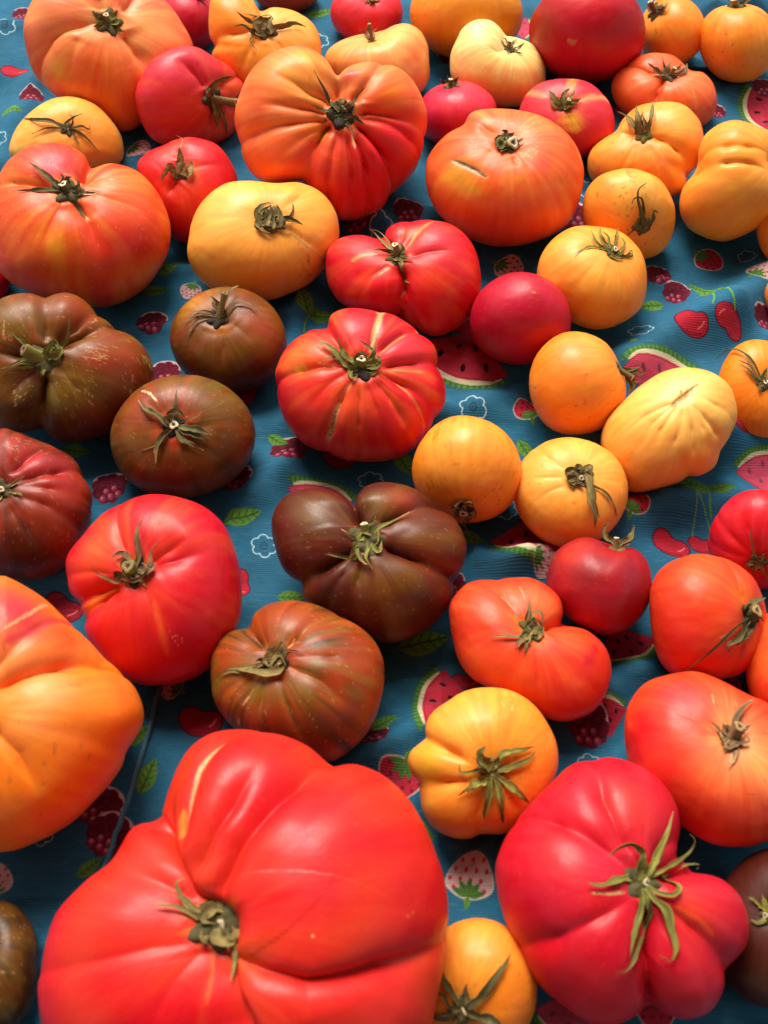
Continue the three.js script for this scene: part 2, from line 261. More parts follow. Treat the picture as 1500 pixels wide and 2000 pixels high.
  tomatoInfo.push({ inside: (w) => { const p = w.clone().sub(centre).divideScalar(d), f = Minv(V(p.dot(e1), p.dot(e2), p.dot(ez)), V()), l = f.length(); return radial(f.divideScalar(l)) - l; }, zs, name: group.name, centre, d, cx, cy, sizePx, pos, base, r: Math.sqrt(a2 / Math.PI) * d });
  // --- calyx
  const surf = (x, y) => { const { u: w, over } = dirAt(x, y), p = Mv(w, V()).multiplyScalar(radial(w)); if (over > 1) { const l = lat(x, y); p.x = l[0] * (1 - p.z); p.y = l[1] * (1 - p.z); } return p; };
  const nd = V(n.x * 0.8, n.y * 0.8, n.z).normalize();
  const outside = (p, eps) => { const w = Minv(p, V()), l = w.length(), f = radial(w.clone().divideScalar(l)) + eps; if (l < f) p.multiplyScalar(f / l); return p; };
  const paint = (geoPos, list, ind) => { const g = new THREE.BufferGeometry(); g.setAttribute('position', new THREE.Float32BufferAttribute(geoPos, 3)); g.setAttribute('color', new THREE.Float32BufferAttribute(list, 3)); g.setIndex(ind); g.computeVertexNormals(); return g; };
  function ribbon(path, w, tone, tip, twist, up0) {
    const curve = new THREE.CatmullRomCurve3(path, false, 'centripetal'), N = 20, K = 10, gp = [], gc = [], gi = [], r2 = rng(index * 31 + path.length + Math.round(path[0].x * 1e6)), sd = r2() * 50;
    const cA = P[tone], cB = P[tip], fold = 0.35 + 0.5 * r2(), len = curve.getLength(), tipFrom = 0.5 + 0.35 * r2();
    let up = up0.clone();
    for (let i = 0; i <= N; i++) {
      const s = i / N, p = curve.getPointAt(s), t = curve.getTangentAt(s); up.addScaledVector(t, -up.dot(t)).normalize();
      const roll = twist * s * s + 0.35 * Math.sin(s * 5 + sd), side = t.clone().cross(up).applyAxisAngle(t, roll), nn = up.clone().applyAxisAngle(t, roll);
      let ww = w * 0.55 * (0.5 + 0.6 * Math.sin(Math.min(1, s * 2.2) * Math.PI * 0.5)) * Math.pow(1 - Math.pow(s, 1.7), 0.75); ww = Math.max(ww, w * 0.07) * (0.9 + 0.55 * (noise(s * 12 + sd, 0, 0) - 0.5));
      const th = Math.max(pxs * 0.7, w * 0.03);
      for (let k2 = 0; k2 < K; k2++) {
        const a = k2 / K * 2 * Math.PI, cx2 = Math.cos(a), x = ww * cx2, y = th * Math.sin(a) * (0.4 + 0.6 * Math.abs(Math.sin(a))) + fold * ww * Math.pow(Math.abs(cx2), 1.4) + (noise(s * 9, cx2 * 2 + sd, 3) - 0.5) * w * 0.12 + 0.18 * th * Math.cos(a * 5);
        const v = p.clone().addScaledVector(side, x).addScaledVector(nn, y); const lw = local(v); gp.push(lw.x, lw.y, lw.z);
        const m = sm(tipFrom, tipFrom + 0.4, s + 0.25 * (noise(s * 6 + sd, cx2 * 2, 0) - 0.5)), vein = 0.35 + 1.25 * noise(cx2 * 7 + sd, s * 2.2, 5), mott = 0.6 + 0.8 * noise(s * 14 + sd, cx2 * 5, 9);
        for (let c = 0; c < 3; c++) gc.push((cA[c] + (cB[c] - cA[c]) * m) * vein * mott);
      }
    }
    for (let i = 0; i < N; i++) for (let k2 = 0; k2 < K; k2++) { const a = i * K + k2, b = i * K + (k2 + 1) % K; gi.push(a, b, a + K, b, b + K, a + K); }
    const c0 = gp.length / 3; { const a = N * K; for (let k2 = 1; k2 < K - 1; k2++) gi.push(a, a + k2 + 1, a + k2); }
    return paint(gp, gc, gi);
  }
  if (q.cal !== 0 && (q.s || q.a || q.t || q.cal)) {
    const tone = q.tone ?? 'osepal', cr = q.cr ?? sizePx * 0.055, ctr = Mv(n, V()).multiplyScalar(radial(n));
    const b1 = t1.clone(), b2 = t2.clone();
    // receptacle: a small lumpy dome over the hollow of the pole
    const gp = [], gc = [], gi = [], NR = 9, NS = 26; const rc = P[q.rc ?? (tone === 'gsepal' ? 'dsepal' : tone === 'tan' ? 'bsepal' : 'dsepal')].map((x) => x * 0.6);
    for (let i = 0; i <= NR; i++) for (let j = 0; j < NS; j++) {
      const s = i / NR, a = j / NS * 2 * Math.PI, rr = cr * pxs * s * (1 + 0.2 * Math.sin(5 * a + seed) + 0.25 * (noise(Math.cos(a) * 2 + seed, Math.sin(a) * 2, 1) - 0.5));
      const p = ctr.clone().addScaledVector(b1, rr * Math.cos(a)).addScaledVector(b2, rr * Math.sin(a)); outside(p, 0.004);
      p.addScaledVector(nd, cr * pxs * (0.5 * (1 - s * s) + 0.16 * (noise(Math.cos(a) * 4 * s + seed, Math.sin(a) * 4 * s, 2) - 0.5))); if (i === NR) outside(p.multiplyScalar(0.985), -0.01);
      const lw = local(p); gp.push(lw.x, lw.y, lw.z); const v = 0.6 + 0.9 * noise(Math.cos(a) * 5 * s + seed, Math.sin(a) * 5 * s, 4); gc.push(rc[0] * v, rc[1] * v, rc[2] * v);
    }
    for (let i = 0; i < NR; i++) for (let j = 0; j < NS; j++) { const a = i * NS + j, b = i * NS + (j + 1) % NS; gi.push(a, a + NS, b, b, a + NS, b + NS); }
    const calyx = new THREE.Mesh(paint(gp, gc, gi), calyxMaterial); calyx.name = 'calyx'; calyx.castShadow = calyx.receiveShadow = true; group.add(calyx);
    const add = (g, name) => { const m = new THREE.Mesh(g, calyxMaterial); m.name = name; m.castShadow = m.receiveShadow = true; calyx.add(m); };
    const zc = V(0, 0, 1);
    for (const [w, l0, l1, ...xy] of q.s ?? []) {
      const path = []; const m = xy.length / 2; let tn = tone, tp = q.tip ?? 'bsepal';
      for (let i = 0; i < m; i++) { const p = surf(xy[2 * i], xy[2 * i + 1]); const s = i / (m - 1 || 1), z = (l0 + (l1 - l0) * s + w * 0.25) * pxs, k2 = (1 - p.z - z) / (1 - p.z); p.x *= k2; p.y *= k2; p.z += z; path.push(p); }
      path.unshift(ctr.clone().lerp(path[0], 0.3).addScaledVector(nd, cr * pxs * 0.35));
      add(ribbon(path, w * pxs, tn, tp, (R() - 0.5) * 1.6, V(n.x * 0.4, n.y * 0.4, 1).normalize()), 'sepal');
    }
    if (q.a) {
      const [count, len, w, e0, curl, bend, tn = tone, tp = q.tip ?? 'bsepal'] = q.a; const ph = R() * 6;
      for (let i = 0; i < count; i++) {
        let h = ph + (i + (R() - 0.5) * 0.6) / count * 2 * Math.PI, e = (e0 + (R() - 0.5) * 40) * Math.PI / 180; const ll = len * (0.65 + 0.6 * R()) * pxs, N = 9, dc = curl * (0.6 + 0.8 * R()) * Math.PI / 180 / N, dh = bend * (R() - 0.5) * 2 * Math.PI / 180 / N;
        const p = ctr.clone().addScaledVector(b1, Math.cos(h) * cr * 0.5 * pxs).addScaledVector(b2, Math.sin(h) * cr * 0.5 * pxs).addScaledVector(nd, cr * pxs * 0.25), path = [p.clone()];
        for (let s = 0; s < N; s++) { const dir = b1.clone().multiplyScalar(Math.cos(h)).addScaledVector(b2, Math.sin(h)).multiplyScalar(Math.cos(e)).addScaledVector(nd, Math.sin(e)); p.addScaledVector(dir, ll / N); outside(p, w * 0.25 * pxs / zs); path.push(p.clone()); e += dc; h += dh; }
        add(ribbon(path, w * pxs * (0.7 + 0.6 * R()), tn, tp, (R() - 0.5) * 2, nd.clone()), 'sepal');
      }
    }
    { // stem stub with a pale cut face
      const t = q.t ?? [null, null, cr * 0.32, cr * 0.9], gp2 = [], gc2 = [], gi2 = [], r = t[2] * pxs, K = 14;
      const tipP = t[0] === null ? ctr.clone().addScaledVector(nd, t[3] * pxs) : (() => { const l = lat(t[0], t[1]), z = ctr.z + t[3] * pxs; return V(l[0] * (1 - z), l[1] * (1 - z), z); })();
      const ax = tipP.clone().sub(ctr), len = ax.length(); ax.normalize(); const s1 = ax.clone().cross(Math.abs(ax.y) < 0.8 ? V(0, 1, 0) : V(1, 0, 0)).normalize(), s2 = ax.clone().cross(s1), sc = P[q.sc ?? tone], cut = P[q.cut ?? 'stemcut'];
      const rings = [[0, 1.5, sc], [0.3, 1.1, sc], [0.7, 1.0, sc], [0.95, 1.12, sc], [1.0, 1.0, cut], [1.02, 0.7, cut], [1.0, 0.5, cut], [0.96, 0.34, P.darkscar], [0.9, 0.02, P.ink]];
      rings.forEach(([s, f, c], i) => { for (let j = 0; j < K; j++) { const a = j / K * 2 * Math.PI, rr = r * f * (1 + 0.16 * Math.sin(3 * a + seed) + 0.08 * Math.sin(5 * a)), p = ctr.clone().addScaledVector(ax, len * (s > 0.9 ? 1 + (s - 1) * r / len * 3 : s)).addScaledVector(s1, Math.cos(a) * rr).addScaledVector(s2, Math.sin(a) * rr), lw = local(p); gp2.push(lw.x, lw.y, lw.z); const v = 0.7 + 0.6 * noise(a * 2 + seed, s * 6, i); gc2.push(c[0] * v, c[1] * v, c[2] * v); } });
      for (let i = 0; i + 1 < rings.length; i++) for (let j = 0; j < K; j++) { const a = i * K + j, b = i * K + (j + 1) % K; gi2.push(a, b, a + K, b, b + K, a + K); }
      if (q.t !== 0) add(paint(gp2, gc2, gi2), 'stem');
    }
  }
  scene.add(group);
}

// Every tomato as it lies on the cloth: outline and stem end as seen, grooves and scars as paths over the skin, skin colours, calyx.
// o / e outline, k stem end, g grooves [depth, width, path], m scars and streaks [colour, width, roughness, path], s sepals [width, rise at base, rise at tip, path], a loose sepals, t stem
const TOMATOES = [
  { n: 'big ribbed orange and pink beefsteak at the far left corner, blue cloth beside it', o: [48, 75, 52, 30, 80, -20, 150, -50, 240, -45, 315, -5, 355, 45, 378, 95, 362, 140, 318, 190, 278, 238, 240, 256, 195, 238, 140, 205, 95, 175, 66, 140], k: [212, 40], D: 0.24, dw: 0.5, zs: 0.84,
    g: [[0.11, 0.1, 190, 45, 150, 45, 110, 55, 85, 75, 73, 105, 70, 140], [0.13, 0.09, 240, 60, 262, 88, 283, 120, 292, 150], [0.08, 0.1, 236, 24, 255, 5, 275, -25], [0.04, 0.12, 150, 70, 138, 110, 135, 160], [0.05, 0.1, 195, 20, 185, -20]],
    c: { a: 'salmon', mo: ['coral', 0.7, 1.6], bl: [[287, 103, 7, 'darkscar', 0.9], [160, 150, 60, 'coral', 0.8], [230, 190, 60, 'orange', 0.6], [115, 140, 22, 'lemon', 0.6], [290, 60, 60, 'peach', 0.9], [110, 40, 60, 'peach', 0.5], [250, 235, 40, 'orange', 0.7]], st: [['pink', 0.55, 4], ['peach', 0.6, 7]], nk: ['peach', 0.4, 0.8] },
    tone: 'gsepal', cr: 22, t: [207, 28, 5, 16], s: [[16, 2, 4, 195, 35, 183, 28, 180, 20], [15, 4, 10, 222, 30, 230, 18], [16, 2, 2, 222, 50, 236, 58, 244, 60], [14, 4, 8, 205, 50, 200, 42], [13, 1, 2, 192, 48, 181, 50], [14, 6, 6, 230, 45, 225, 35]] },
  { n: 'plain pinkish red tomato wedged behind two orange ones at the back, its top cut off', e: [372, 36, 60, 66], k: [385, -8], D: 0.12, c: { a: 'crimson', mo: ['rose', 0.6, 2] }, tone: 'dsepal', a: [5, 22, 7, 30, -20, 60] },
  { n: 'orange lobed tomato with a crumpled green calyx and a split top edge, at the back', o: [408, 70, 406, 20, 415, -10, 450, -25, 490, -8, 508, 20, 535, 14, 585, 25, 615, 50, 629, 90, 620, 150, 590, 185, 540, 200, 480, 190, 435, 150, 413, 110, 416, 88], k: [515, 55], D: 0.2, dw: 0.5,
    g: [[0.1, 0.08, 492, 62, 450, 62, 416, 84], [0.13, 0.09, 512, 40, 509, 20], [0.04, 0.1, 545, 62, 560, 40, 590, 25], [0.04, 0.07, 500, 78, 480, 110, 470, 150], [0.035, 0.07, 540, 78, 560, 110, 570, 150], [0.03, 0.06, 520, 85, 522, 130]],
    c: { a: 'amber', mo: ['gold', 0.6, 2], bl: [[450, 10, 40, 'orange', 0.6], [440, 60, 25, 'orange', 0.9], [580, 50, 40, 'yellow', 0.6]], st: [['gold', 0.6, 5]] },
    tone: 'osepal', cr: 20, t: 0, s: [[8, 4, 14, 498, 48, 480, 36, 462, 22], [6, 3, 8, 490, 58, 472, 48, 455, 49], [16, 8, 14, 505, 58, 500, 45, 520, 30], [16, 10, 16, 515, 62, 512, 44, 528, 30], [14, 8, 12, 528, 62, 530, 44, 534, 33], [12, 4, 10, 535, 52, 555, 48, 575, 44, 598, 52], [5, 4, 12, 560, 46, 580, 40, 584, 38], [5, 3, 5, 498, 66, 488, 80, 503, 100], [4, 10, 18, 530, 28, 505, 24, 475, 26], [9, 5, 4, 500, 66, 515, 72]] },
  { n: 'dull brown red tomato cut off by the far edge of the photo', e: [560, -12, 64, 38], k: [560, -50], cal: 0, c: { a: 'rust', mo: ['brown', 0.7, 2] } },
  { n: 'pinkish red tomato at the far edge behind a peach one, small green stem on top', e: [716, 25, 72, 62], k: [726, -2], D: 0.14, c: { a: 'pink', mo: ['red', 0.7, 2] }, tone: 'osepal', cr: 9, t: [728, -4, 5, 12], a: [5, 14, 6, 10, 0, 40] },
  { n: 'peach coloured tomato with a dry brown stem tip on its far rim, at the back', o: [635, 125, 640, 98, 665, 78, 700, 66, 722, 64, 745, 58, 775, 46, 800, 46, 825, 65, 838, 110, 835, 160, 800, 195, 720, 192, 660, 165], k: [722, 72], D: 0.2,
    g: [[0.06, 0.1, 735, 75, 748, 65, 752, 56]], c: { a: 'peach', mo: ['amber', 0.4, 1.8], bl: [[812, 105, 26, 'coral', 0.8], [660, 110, 40, 'orange', 0.5], [760, 70, 40, 'yellow', 0.5]] }, tone: 'bsepal', cr: 8, t: [721, 46, 3, 6], s: [[9, 3, 14, 720, 60, 722, 46, 720, 34], [7, 2, 6, 712, 66, 702, 58], [8, 2, 6, 730, 62, 738, 54]] },
  { n: 'large mustard orange tomato cut off by the far edge, blotched side facing forward', e: [911, 26, 109, 93], zs: 0.82, k: [925, -60], cal: 0, c: { a: 'mustard', mo: ['amber', 0.7, 1.5], bl: [[910, 80, 60, 'mustard', 0.7], [860, 30, 40, 'amber', 0.6]], sk: ['scar', 0.3, 16] } },
  { n: 'pale yellow kidney shaped tomato with a small dry calyx in its notch, at the back', o: [880, 130, 884, 92, 903, 55, 930, 38, 957, 38, 975, 50, 990, 66, 1010, 72, 1040, 85, 1060, 110, 1066, 150, 1055, 190, 1030, 206, 990, 210, 945, 208, 905, 182, 885, 158], k: [998, 92], D: 0.2, zs: 0.85,
    g: [[0.09, 0.12, 988, 86, 985, 74, 990, 64], [0.06, 0.12, 985, 96, 972, 100, 950, 88], [0.03, 0.08, 1005, 105, 1020, 135]], c: { a: 'pale', mo: ['yellow', 0.5, 2], bl: [[960, 70, 50, 'pale', 0.8], [960, 190, 60, 'gold', 0.9], [1040, 180, 50, 'gold', 0.7]], sk: ['scar', 0.3, 18], st: [['pale', 0.4, 4]] },
    tone: 'osepal', cr: 10, t: [996, 80, 3, 8], s: [[4, 2, 9, 992, 80, 988, 72, 982, 70], [5, 2, 8, 1002, 82, 1010, 76], [4, 2, 8, 985, 88, 978, 74], [5, 1, 3, 1005, 98, 1012, 102, 1022, 104], [4, 2, 4, 1012, 92, 1025, 82], [5, 1, 2, 990, 96, 994, 104]] },
  { n: 'large smooth deep red tomato at the back, blossom end forward with a small pale scar', e: [1148, 60, 114, 108], k: [1150, -40], kb: 1, cal: 0, hr: 0.85, D: 0.06, c: { a: 'deepred', mo: ['crimson', 0.7, 1.6], bl: [[1060, 40, 40, 'rust', 0.7], [1230, 100, 60, 'red', 0.6], [1150, -20, 60, 'red', 0.7]] }, m: [['scar', 5, 0.5, 1108, 76, 1118, 84, 1127, 80]] },
  { n: 'orange tomato with a dried brown stem at the back, half behind the deep red one', e: [1312, 60, 66, 69], k: [1280, 24], D: 0.14, c: { a: 'amber', mo: ['orange', 0.7, 2], sk: ['soil', 0.4, 12] }, tone: 'bsepal', cr: 16, t: [1270, 2, 5, 14], s: [[12, 6, 10, 1285, 22, 1298, 16, 1304, 6], [12, 6, 12, 1275, 22, 1262, 8], [12, 4, 4, 1282, 28, 1300, 22], [10, 8, 14, 1280, 15, 1285, 2]] },
  { n: 'speckled orange tomato in the far right corner, cloth beside its stem', e: [1442, 82, 79, 80], k: [1440, 10], D: 0.12, c: { a: 'amber', mo: ['orange', 0.6, 2], sk: ['soil', 0.55, 13] }, tone: 'osepal', cr: 16, t: [1434, -2, 6, 12], s: [[12, 4, 8, 1448, 8, 1466, 0], [12, 4, 4, 1432, 12, 1422, 2]], m: [['coral', 6, 0.3, 1470, 20, 1486, 26]] },
  { n: 'salmon red two lobed tomato with spiky brown sepals, in front of the deep red one', o: [1195, 178, 1203, 145, 1232, 118, 1255, 105, 1285, 102, 1315, 108, 1338, 126, 1352, 138, 1375, 142, 1394, 165, 1400, 200, 1390, 230, 1368, 247, 1320, 252, 1260, 242, 1213, 215], k: [1306, 146], D: 0.2,
    g: [[0.17, 0.09, 1298, 152, 1286, 168, 1278, 195, 1275, 230], [0.08, 0.09, 1290, 145, 1262, 138, 1235, 128], [0.05, 0.1, 1325, 140, 1345, 132], [0.03, 0.06, 1350, 165, 1362, 200, 1366, 235]], c: { a: 'coral', mo: ['vermilion', 0.5, 2], bl: [[1360, 160, 40, 'salmon', 0.7], [1240, 150, 40, 'salmon', 0.5]], st: [['salmon', 0.4, 4]] }, m: [['salmon', 3, 0.3, 1350, 165, 1362, 200, 1366, 235], ['cork', 1.5, 0.6, 1352, 170, 1360, 195]],
    tone: 'bsepal', cr: 14, t: [1318, 132, 4, 8], s: [[10, 3, 12, 1292, 145, 1278, 132, 1264, 122], [10, 4, 16, 1300, 142, 1306, 130, 1311, 116], [5, 4, 16, 1300, 134, 1296, 122, 1294, 110], [8, 3, 14, 1322, 136, 1332, 124], [12, 3, 10, 1325, 144, 1338, 136, 1342, 124], [9, 2, 6, 1296, 150, 1286, 138, 1276, 134]] },
  { n: 'pale orange tomato with a dark spidery calyx at the left, behind a big red one', o: [18, 300, 25, 265, 42, 235, 75, 206, 110, 191, 150, 190, 192, 208, 225, 245, 240, 285, 236, 318, 190, 335, 110, 335, 45, 325], k: [132, 252], D: 0.13,
    g: [[0.03, 0.12, 150, 265, 175, 300], [0.03, 0.12, 110, 255, 70, 270]], c: { a: 'gold', mo: ['yellow', 0.8, 1.8], bl: [[210, 280, 40, 'amber', 0.8]] },
    tone: 'dsepal', cr: 13, t: [131, 252, 3, 6], s: [[8, 2, 8, 122, 247, 100, 237, 72, 234, 46, 231], [6, 3, 12, 126, 244, 142, 230, 161, 222], [3, 2, 4, 115, 250, 90, 250, 62, 262], [5, 2, 2, 145, 250, 160, 246, 174, 252, 175, 244], [6, 2, 2, 146, 254, 168, 268, 194, 297], [5, 2, 3, 140, 256, 150, 272, 156, 284], [4, 4, 12, 140, 244, 142, 230, 134, 222]] },
  { n: 'pinkish red tomato lying on its side, dry brown stem pointing right, beside the big beefsteak', o: [265, 190, 275, 150, 300, 115, 345, 92, 385, 92, 420, 112, 452, 132, 480, 165, 482, 205, 460, 258, 420, 285, 370, 292, 310, 280, 280, 245], k: [418, 192], D: 0.24, dw: 0.5, zs: 0.84,
    g: [[0.12, 0.12, 405, 172, 392, 148, 372, 128, 340, 112], [0.08, 0.1, 415, 215, 416, 245, 418, 280], [0.1, 0.1, 428, 180, 445, 160, 465, 150], [0.07, 0.1, 440, 205, 462, 215]], c: { a: 'pink', mo: ['red', 0.8, 1.6], st: [['coral', 0.45, 6]], bl: [[350, 130, 60, 'rose', 0.5], [380, 240, 60, 'vermilion', 0.8], [460, 165, 24, 'coral', 0.9], [430, 255, 24, 'salmon', 0.6]], sk: ['salmon', 0.13, 35] },
    tone: 'osepal', cr: 20, t: [462, 200, 7, 30], s: [[16, 4, 20, 412, 180, 422, 160, 440, 150, 456, 146], [14, 4, 2, 418, 205, 424, 225, 428, 252], [9, 2, 2, 428, 210, 440, 235, 444, 265], [6, 14, 26, 460, 196, 466, 186, 472, 174], [5, 14, 20, 462, 204, 460, 214], [14, 6, 8, 410, 190, 405, 180, 415, 168]] },
  { n: 'large heavily ribbed orange and red beefsteak in the back middle, dark hollow stem end', o: [460, 240, 465, 200, 485, 150, 515, 115, 555, 92, 600, 90, 637, 115, 658, 150, 676, 133, 710, 120, 750, 118, 790, 135, 820, 170, 837, 220, 835, 270, 815, 330, 775, 375, 742, 412, 705, 432, 665, 435, 630, 415, 605, 380, 592, 352, 550, 356, 505, 346, 475, 300], k: [668, 218], D: 0.26, dw: 0.5, hr: 0.8,
    g: [[0.221, 0.09, 648, 238, 622, 262, 602, 300, 593, 352], [0.117, 0.08, 642, 222, 600, 205, 560, 200, 500, 205], [0.104, 0.08, 645, 232, 600, 232, 550, 240, 480, 265], [0.117, 0.08, 650, 205, 625, 180, 590, 165, 530, 140], [0.208, 0.1, 664, 195, 660, 150], [0.117, 0.07, 688, 200, 715, 165, 745, 125], [0.117, 0.08, 695, 225, 735, 212, 790, 222, 832, 250], [0.156, 0.07, 690, 236, 730, 262, 765, 305, 778, 360], [0.117, 0.06, 684, 244, 712, 290, 726, 345, 728, 405], [0.091, 0.06, 676, 248, 688, 300, 692, 360, 690, 420], [0.065, 0.06, 662, 250, 652, 300, 640, 360, 640, 405], [0.078, 0.07, 690, 230, 760, 232, 815, 275], [0.052, 0.07, 650, 240, 590, 265, 540, 310]],
    c: { a: 'salmon', mo: ['coral', 0.6, 1.5], bl: [[580, 130, 70, 'gold', 0.75], [600, 110, 30, 'lemon', 0.5], [720, 160, 60, 'salmon', 0.8], [770, 185, 50, 'orange', 0.85], [740, 320, 120, 'red', 1], [800, 265, 80, 'red', 1], [680, 390, 100, 'red', 0.85], [640, 325, 60, 'red', 0.7], [520, 300, 60, 'coral', 0.8], [610, 250, 30, 'amber', 0.6], [500, 170, 50, 'coral', 0.5], [690, 140, 20, 'pink', 0.7], [650, 320, 35, 'coral', 0.6]], st: [['peach', 0.55, 6], ['vermilion', 0.5, 9], ['amber', 0.4, 5]], nk: ['peach', 0.3, 0.7] },
    m: [['cream', 5, 0.2, 695, 250, 700, 275, 702, 300], ['peach', 7, 0.2, 668, 175, 672, 150], ['lemon', 9, 0.3, 630, 260, 600, 290]],
    tone: 'dsepal', tip: 'bsepal', cr: 24, rc: 'ink', t: [673, 209, 5, 12], s: [[6, 2, 8, 645, 195, 632, 165, 612, 132], [6, 2, 6, 692, 198, 708, 170, 730, 150], [5, 2, 3, 640, 215, 620, 205, 598, 194], [8, 1, 2, 645, 226, 628, 232, 618, 236], [14, 6, 12, 655, 205, 652, 190, 668, 184], [10, 6, 12, 668, 195, 680, 182, 674, 176, 662, 178], [14, 6, 10, 684, 200, 690, 190], [14, 4, 8, 662, 228, 672, 230, 688, 226], [10, 3, 3, 678, 238, 690, 252], [10, 2, 2, 694, 226, 712, 236, 722, 240]] },
  { n: 'flattened pinkish red tomato half hidden right of the heavily ribbed orange and red beefsteak', e: [893, 222, 79, 66], k: [878, 168], D: 0.14, hr: 0.74, c: { a: 'rose', mo: ['pink', 0.8, 2], bl: [[940, 180, 40, 'pink', 0.8]] }, tone: 'dsepal', cr: 11, t: [880, 154, 4, 8], s: [[10, 3, 12, 868, 162, 860, 154], [10, 4, 14, 876, 160, 874, 148], [10, 4, 12, 888, 160, 896, 150], [8, 2, 4, 890, 166, 898, 168]] },
  { n: 'pink red tomato with a fresh green star calyx and yellowish shoulders, back right', o: [1012, 228, 1028, 185, 1065, 158, 1110, 152, 1150, 160, 1185, 190, 1200, 230, 1195, 270, 1165, 300, 1110, 312, 1060, 302, 1025, 268], k: [1103, 205], D: 0.13,
    g: [[0.03, 0.1, 1125, 200, 1150, 185, 1180, 180], [0.03, 0.1, 1110, 225, 1120, 260], [0.03, 0.1, 1090, 190, 1080, 160]], c: { a: 'pink', mo: ['rose', 0.6, 2], bl: [[1180, 270, 60, 'crimson', 0.6], [1115, 235, 22, 'lemon', 0.55]], nk: ['coral', 0.4, 0.5] }, m: [['lemon', 16, 0.3, 1112, 220, 1120, 240, 1126, 262], ['peach', 9, 0.3, 1128, 198, 1150, 190, 1178, 190], ['lemon', 8, 0.4, 1112, 180, 1116, 162], ['peach', 8, 0.3, 1070, 190, 1045, 182]],
    tone: 'gsepal', tip: 'osepal', cr: 14, t: [1112, 194, 4, 10], s: [[11, 2, 6, 1092, 200, 1082, 190, 1072, 176], [10, 2, 4, 1095, 208, 1080, 204, 1075, 192], [10, 3, 10, 1100, 192, 1106, 178, 1114, 172], [10, 4, 10, 1112, 195, 1120, 184, 1122, 176], [9, 3, 6, 1118, 198, 1130, 194, 1136, 190], [10, 3, 6, 1105, 210, 1118, 208], [10, 3, 8, 1098, 196, 1096, 184], [9, 2, 4, 1118, 205, 1128, 202]] },
  { n: 'big smooth salmon tomato with a slit scar and fine cracks round its stem', o: [832, 330, 845, 290, 872, 260, 900, 242, 922, 218, 960, 212, 1020, 215, 1075, 232, 1120, 270, 1142, 325, 1135, 380, 1105, 435, 1050, 470, 985, 480, 925, 468, 870, 432, 840, 388], k: [992, 278], D: 0.15,
    g: [[0.06, 0.1, 978, 262, 945, 245, 905, 238], [0.025, 0.05, 1002, 305, 1015, 325], [0.03, 0.1, 1010, 290, 1040, 340], [0.02, 0.08, 960, 290, 930, 350], [0.035, 0.022, 880, 312, 905, 321, 930, 333, 958, 351]], c: { a: 'coral', mo: ['salmon', 0.6, 1.7], bl: [[900, 360, 60, 'orange', 0.6], [895, 350, 24, 'lemon', 0.7], [925, 372, 16, 'lemon', 0.75], [870, 345, 14, 'lemon', 0.5], [1015, 350, 8, 'lemon', 0.6], [1080, 330, 50, 'coral', 0.7], [1040, 250, 50, 'salmon', 0.7], [985, 450, 80, 'vermilion', 0.7], [1060, 320, 20, 'pink', 0.6]], st: [['vermilion', 0.5, 5], ['amber', 0.3, 7]] },
    m: [['scar', 7, 0.2, 880, 312, 905, 321, 930, 333, 958, 351], ['darkscar', 3.5, 0.2, 890, 316, 925, 331, 952, 347]], scr: [['cork', 1020, 245, 50, 30, 22, -15, 1.1], ['cork', 1040, 285, 35, 16, 20, 50, 1.1], ['cork', 945, 285, 25, 9, 16, 120, 1]],
    tone: 'dsepal', tip: 'osepal', cr: 20, t: [1003, 278, 11, 16], sc: 'gsepal', s: [[13, 4, 9, 980, 285, 970, 275, 974, 262], [13, 4, 9, 985, 270, 990, 258, 980, 252], [12, 5, 9, 995, 266, 1005, 258], [11, 4, 6, 1012, 278, 1022, 270], [12, 4, 6, 988, 290, 978, 296], [10, 5, 8, 975, 268, 965, 272], [10, 5, 8, 978, 290, 968, 284]] },
  { n: 'orange double lobed tomato with tall upright green sepals, near the right edge', o: [1146, 325, 1153, 293, 1180, 270, 1203, 256, 1217, 232, 1247, 205, 1290, 198, 1335, 206, 1365, 235, 1374, 278, 1365, 318, 1346, 342, 1345, 362, 1330, 380, 1290, 388, 1240, 386, 1190, 370, 1158, 356], k: [1257, 262], D: 0.16,
    g: [[0.13, 0.1, 1268, 266, 1302, 270, 1332, 292, 1346, 342], [0.06, 0.1, 1243, 262, 1228, 260, 1210, 258], [0.03, 0.09, 1265, 282, 1285, 320, 1290, 370], [0.03, 0.09, 1245, 280, 1220, 315, 1210, 360]], c: { a: 'amber', mo: ['gold', 0.6, 2], bl: [[1310, 230, 40, 'gold', 0.7], [1250, 345, 50, 'orange', 0.6], [1290, 310, 20, 'peach', 0.5]], sk: ['soil', 0.3, 14], st: [['peach', 0.35, 5]] },
    tone: 'osepal', tip: 'bsepal', cr: 16, rc: 'gsepal', t: 0, s: [[10, 5, 26, 1245, 255, 1234, 238, 1222, 226, 1206, 218], [9, 6, 34, 1248, 252, 1244, 232, 1243, 206], [9, 6, 34, 1254, 256, 1250, 236, 1246, 216], [10, 6, 34, 1266, 254, 1272, 230, 1275, 198], [9, 6, 24, 1262, 258, 1262, 244, 1254, 222], [8, 5, 18, 1242, 258, 1238, 246], [8, 6, 24, 1258, 254, 1252, 232, 1256, 218]] },
  { n: 'orange tomato of stacked folds against the right edge, stem end turned right', o: [1328, 402, 1335, 367, 1357, 338, 1364, 318, 1366, 292, 1379, 263, 1410, 241, 1440, 233, 1477, 243, 1515, 262, 1548, 300, 1555, 350, 1535, 402, 1482, 442, 1430, 468, 1395, 469, 1355, 452, 1335, 430], k: [1514, 312], D: 0.2, hr: 0.85,
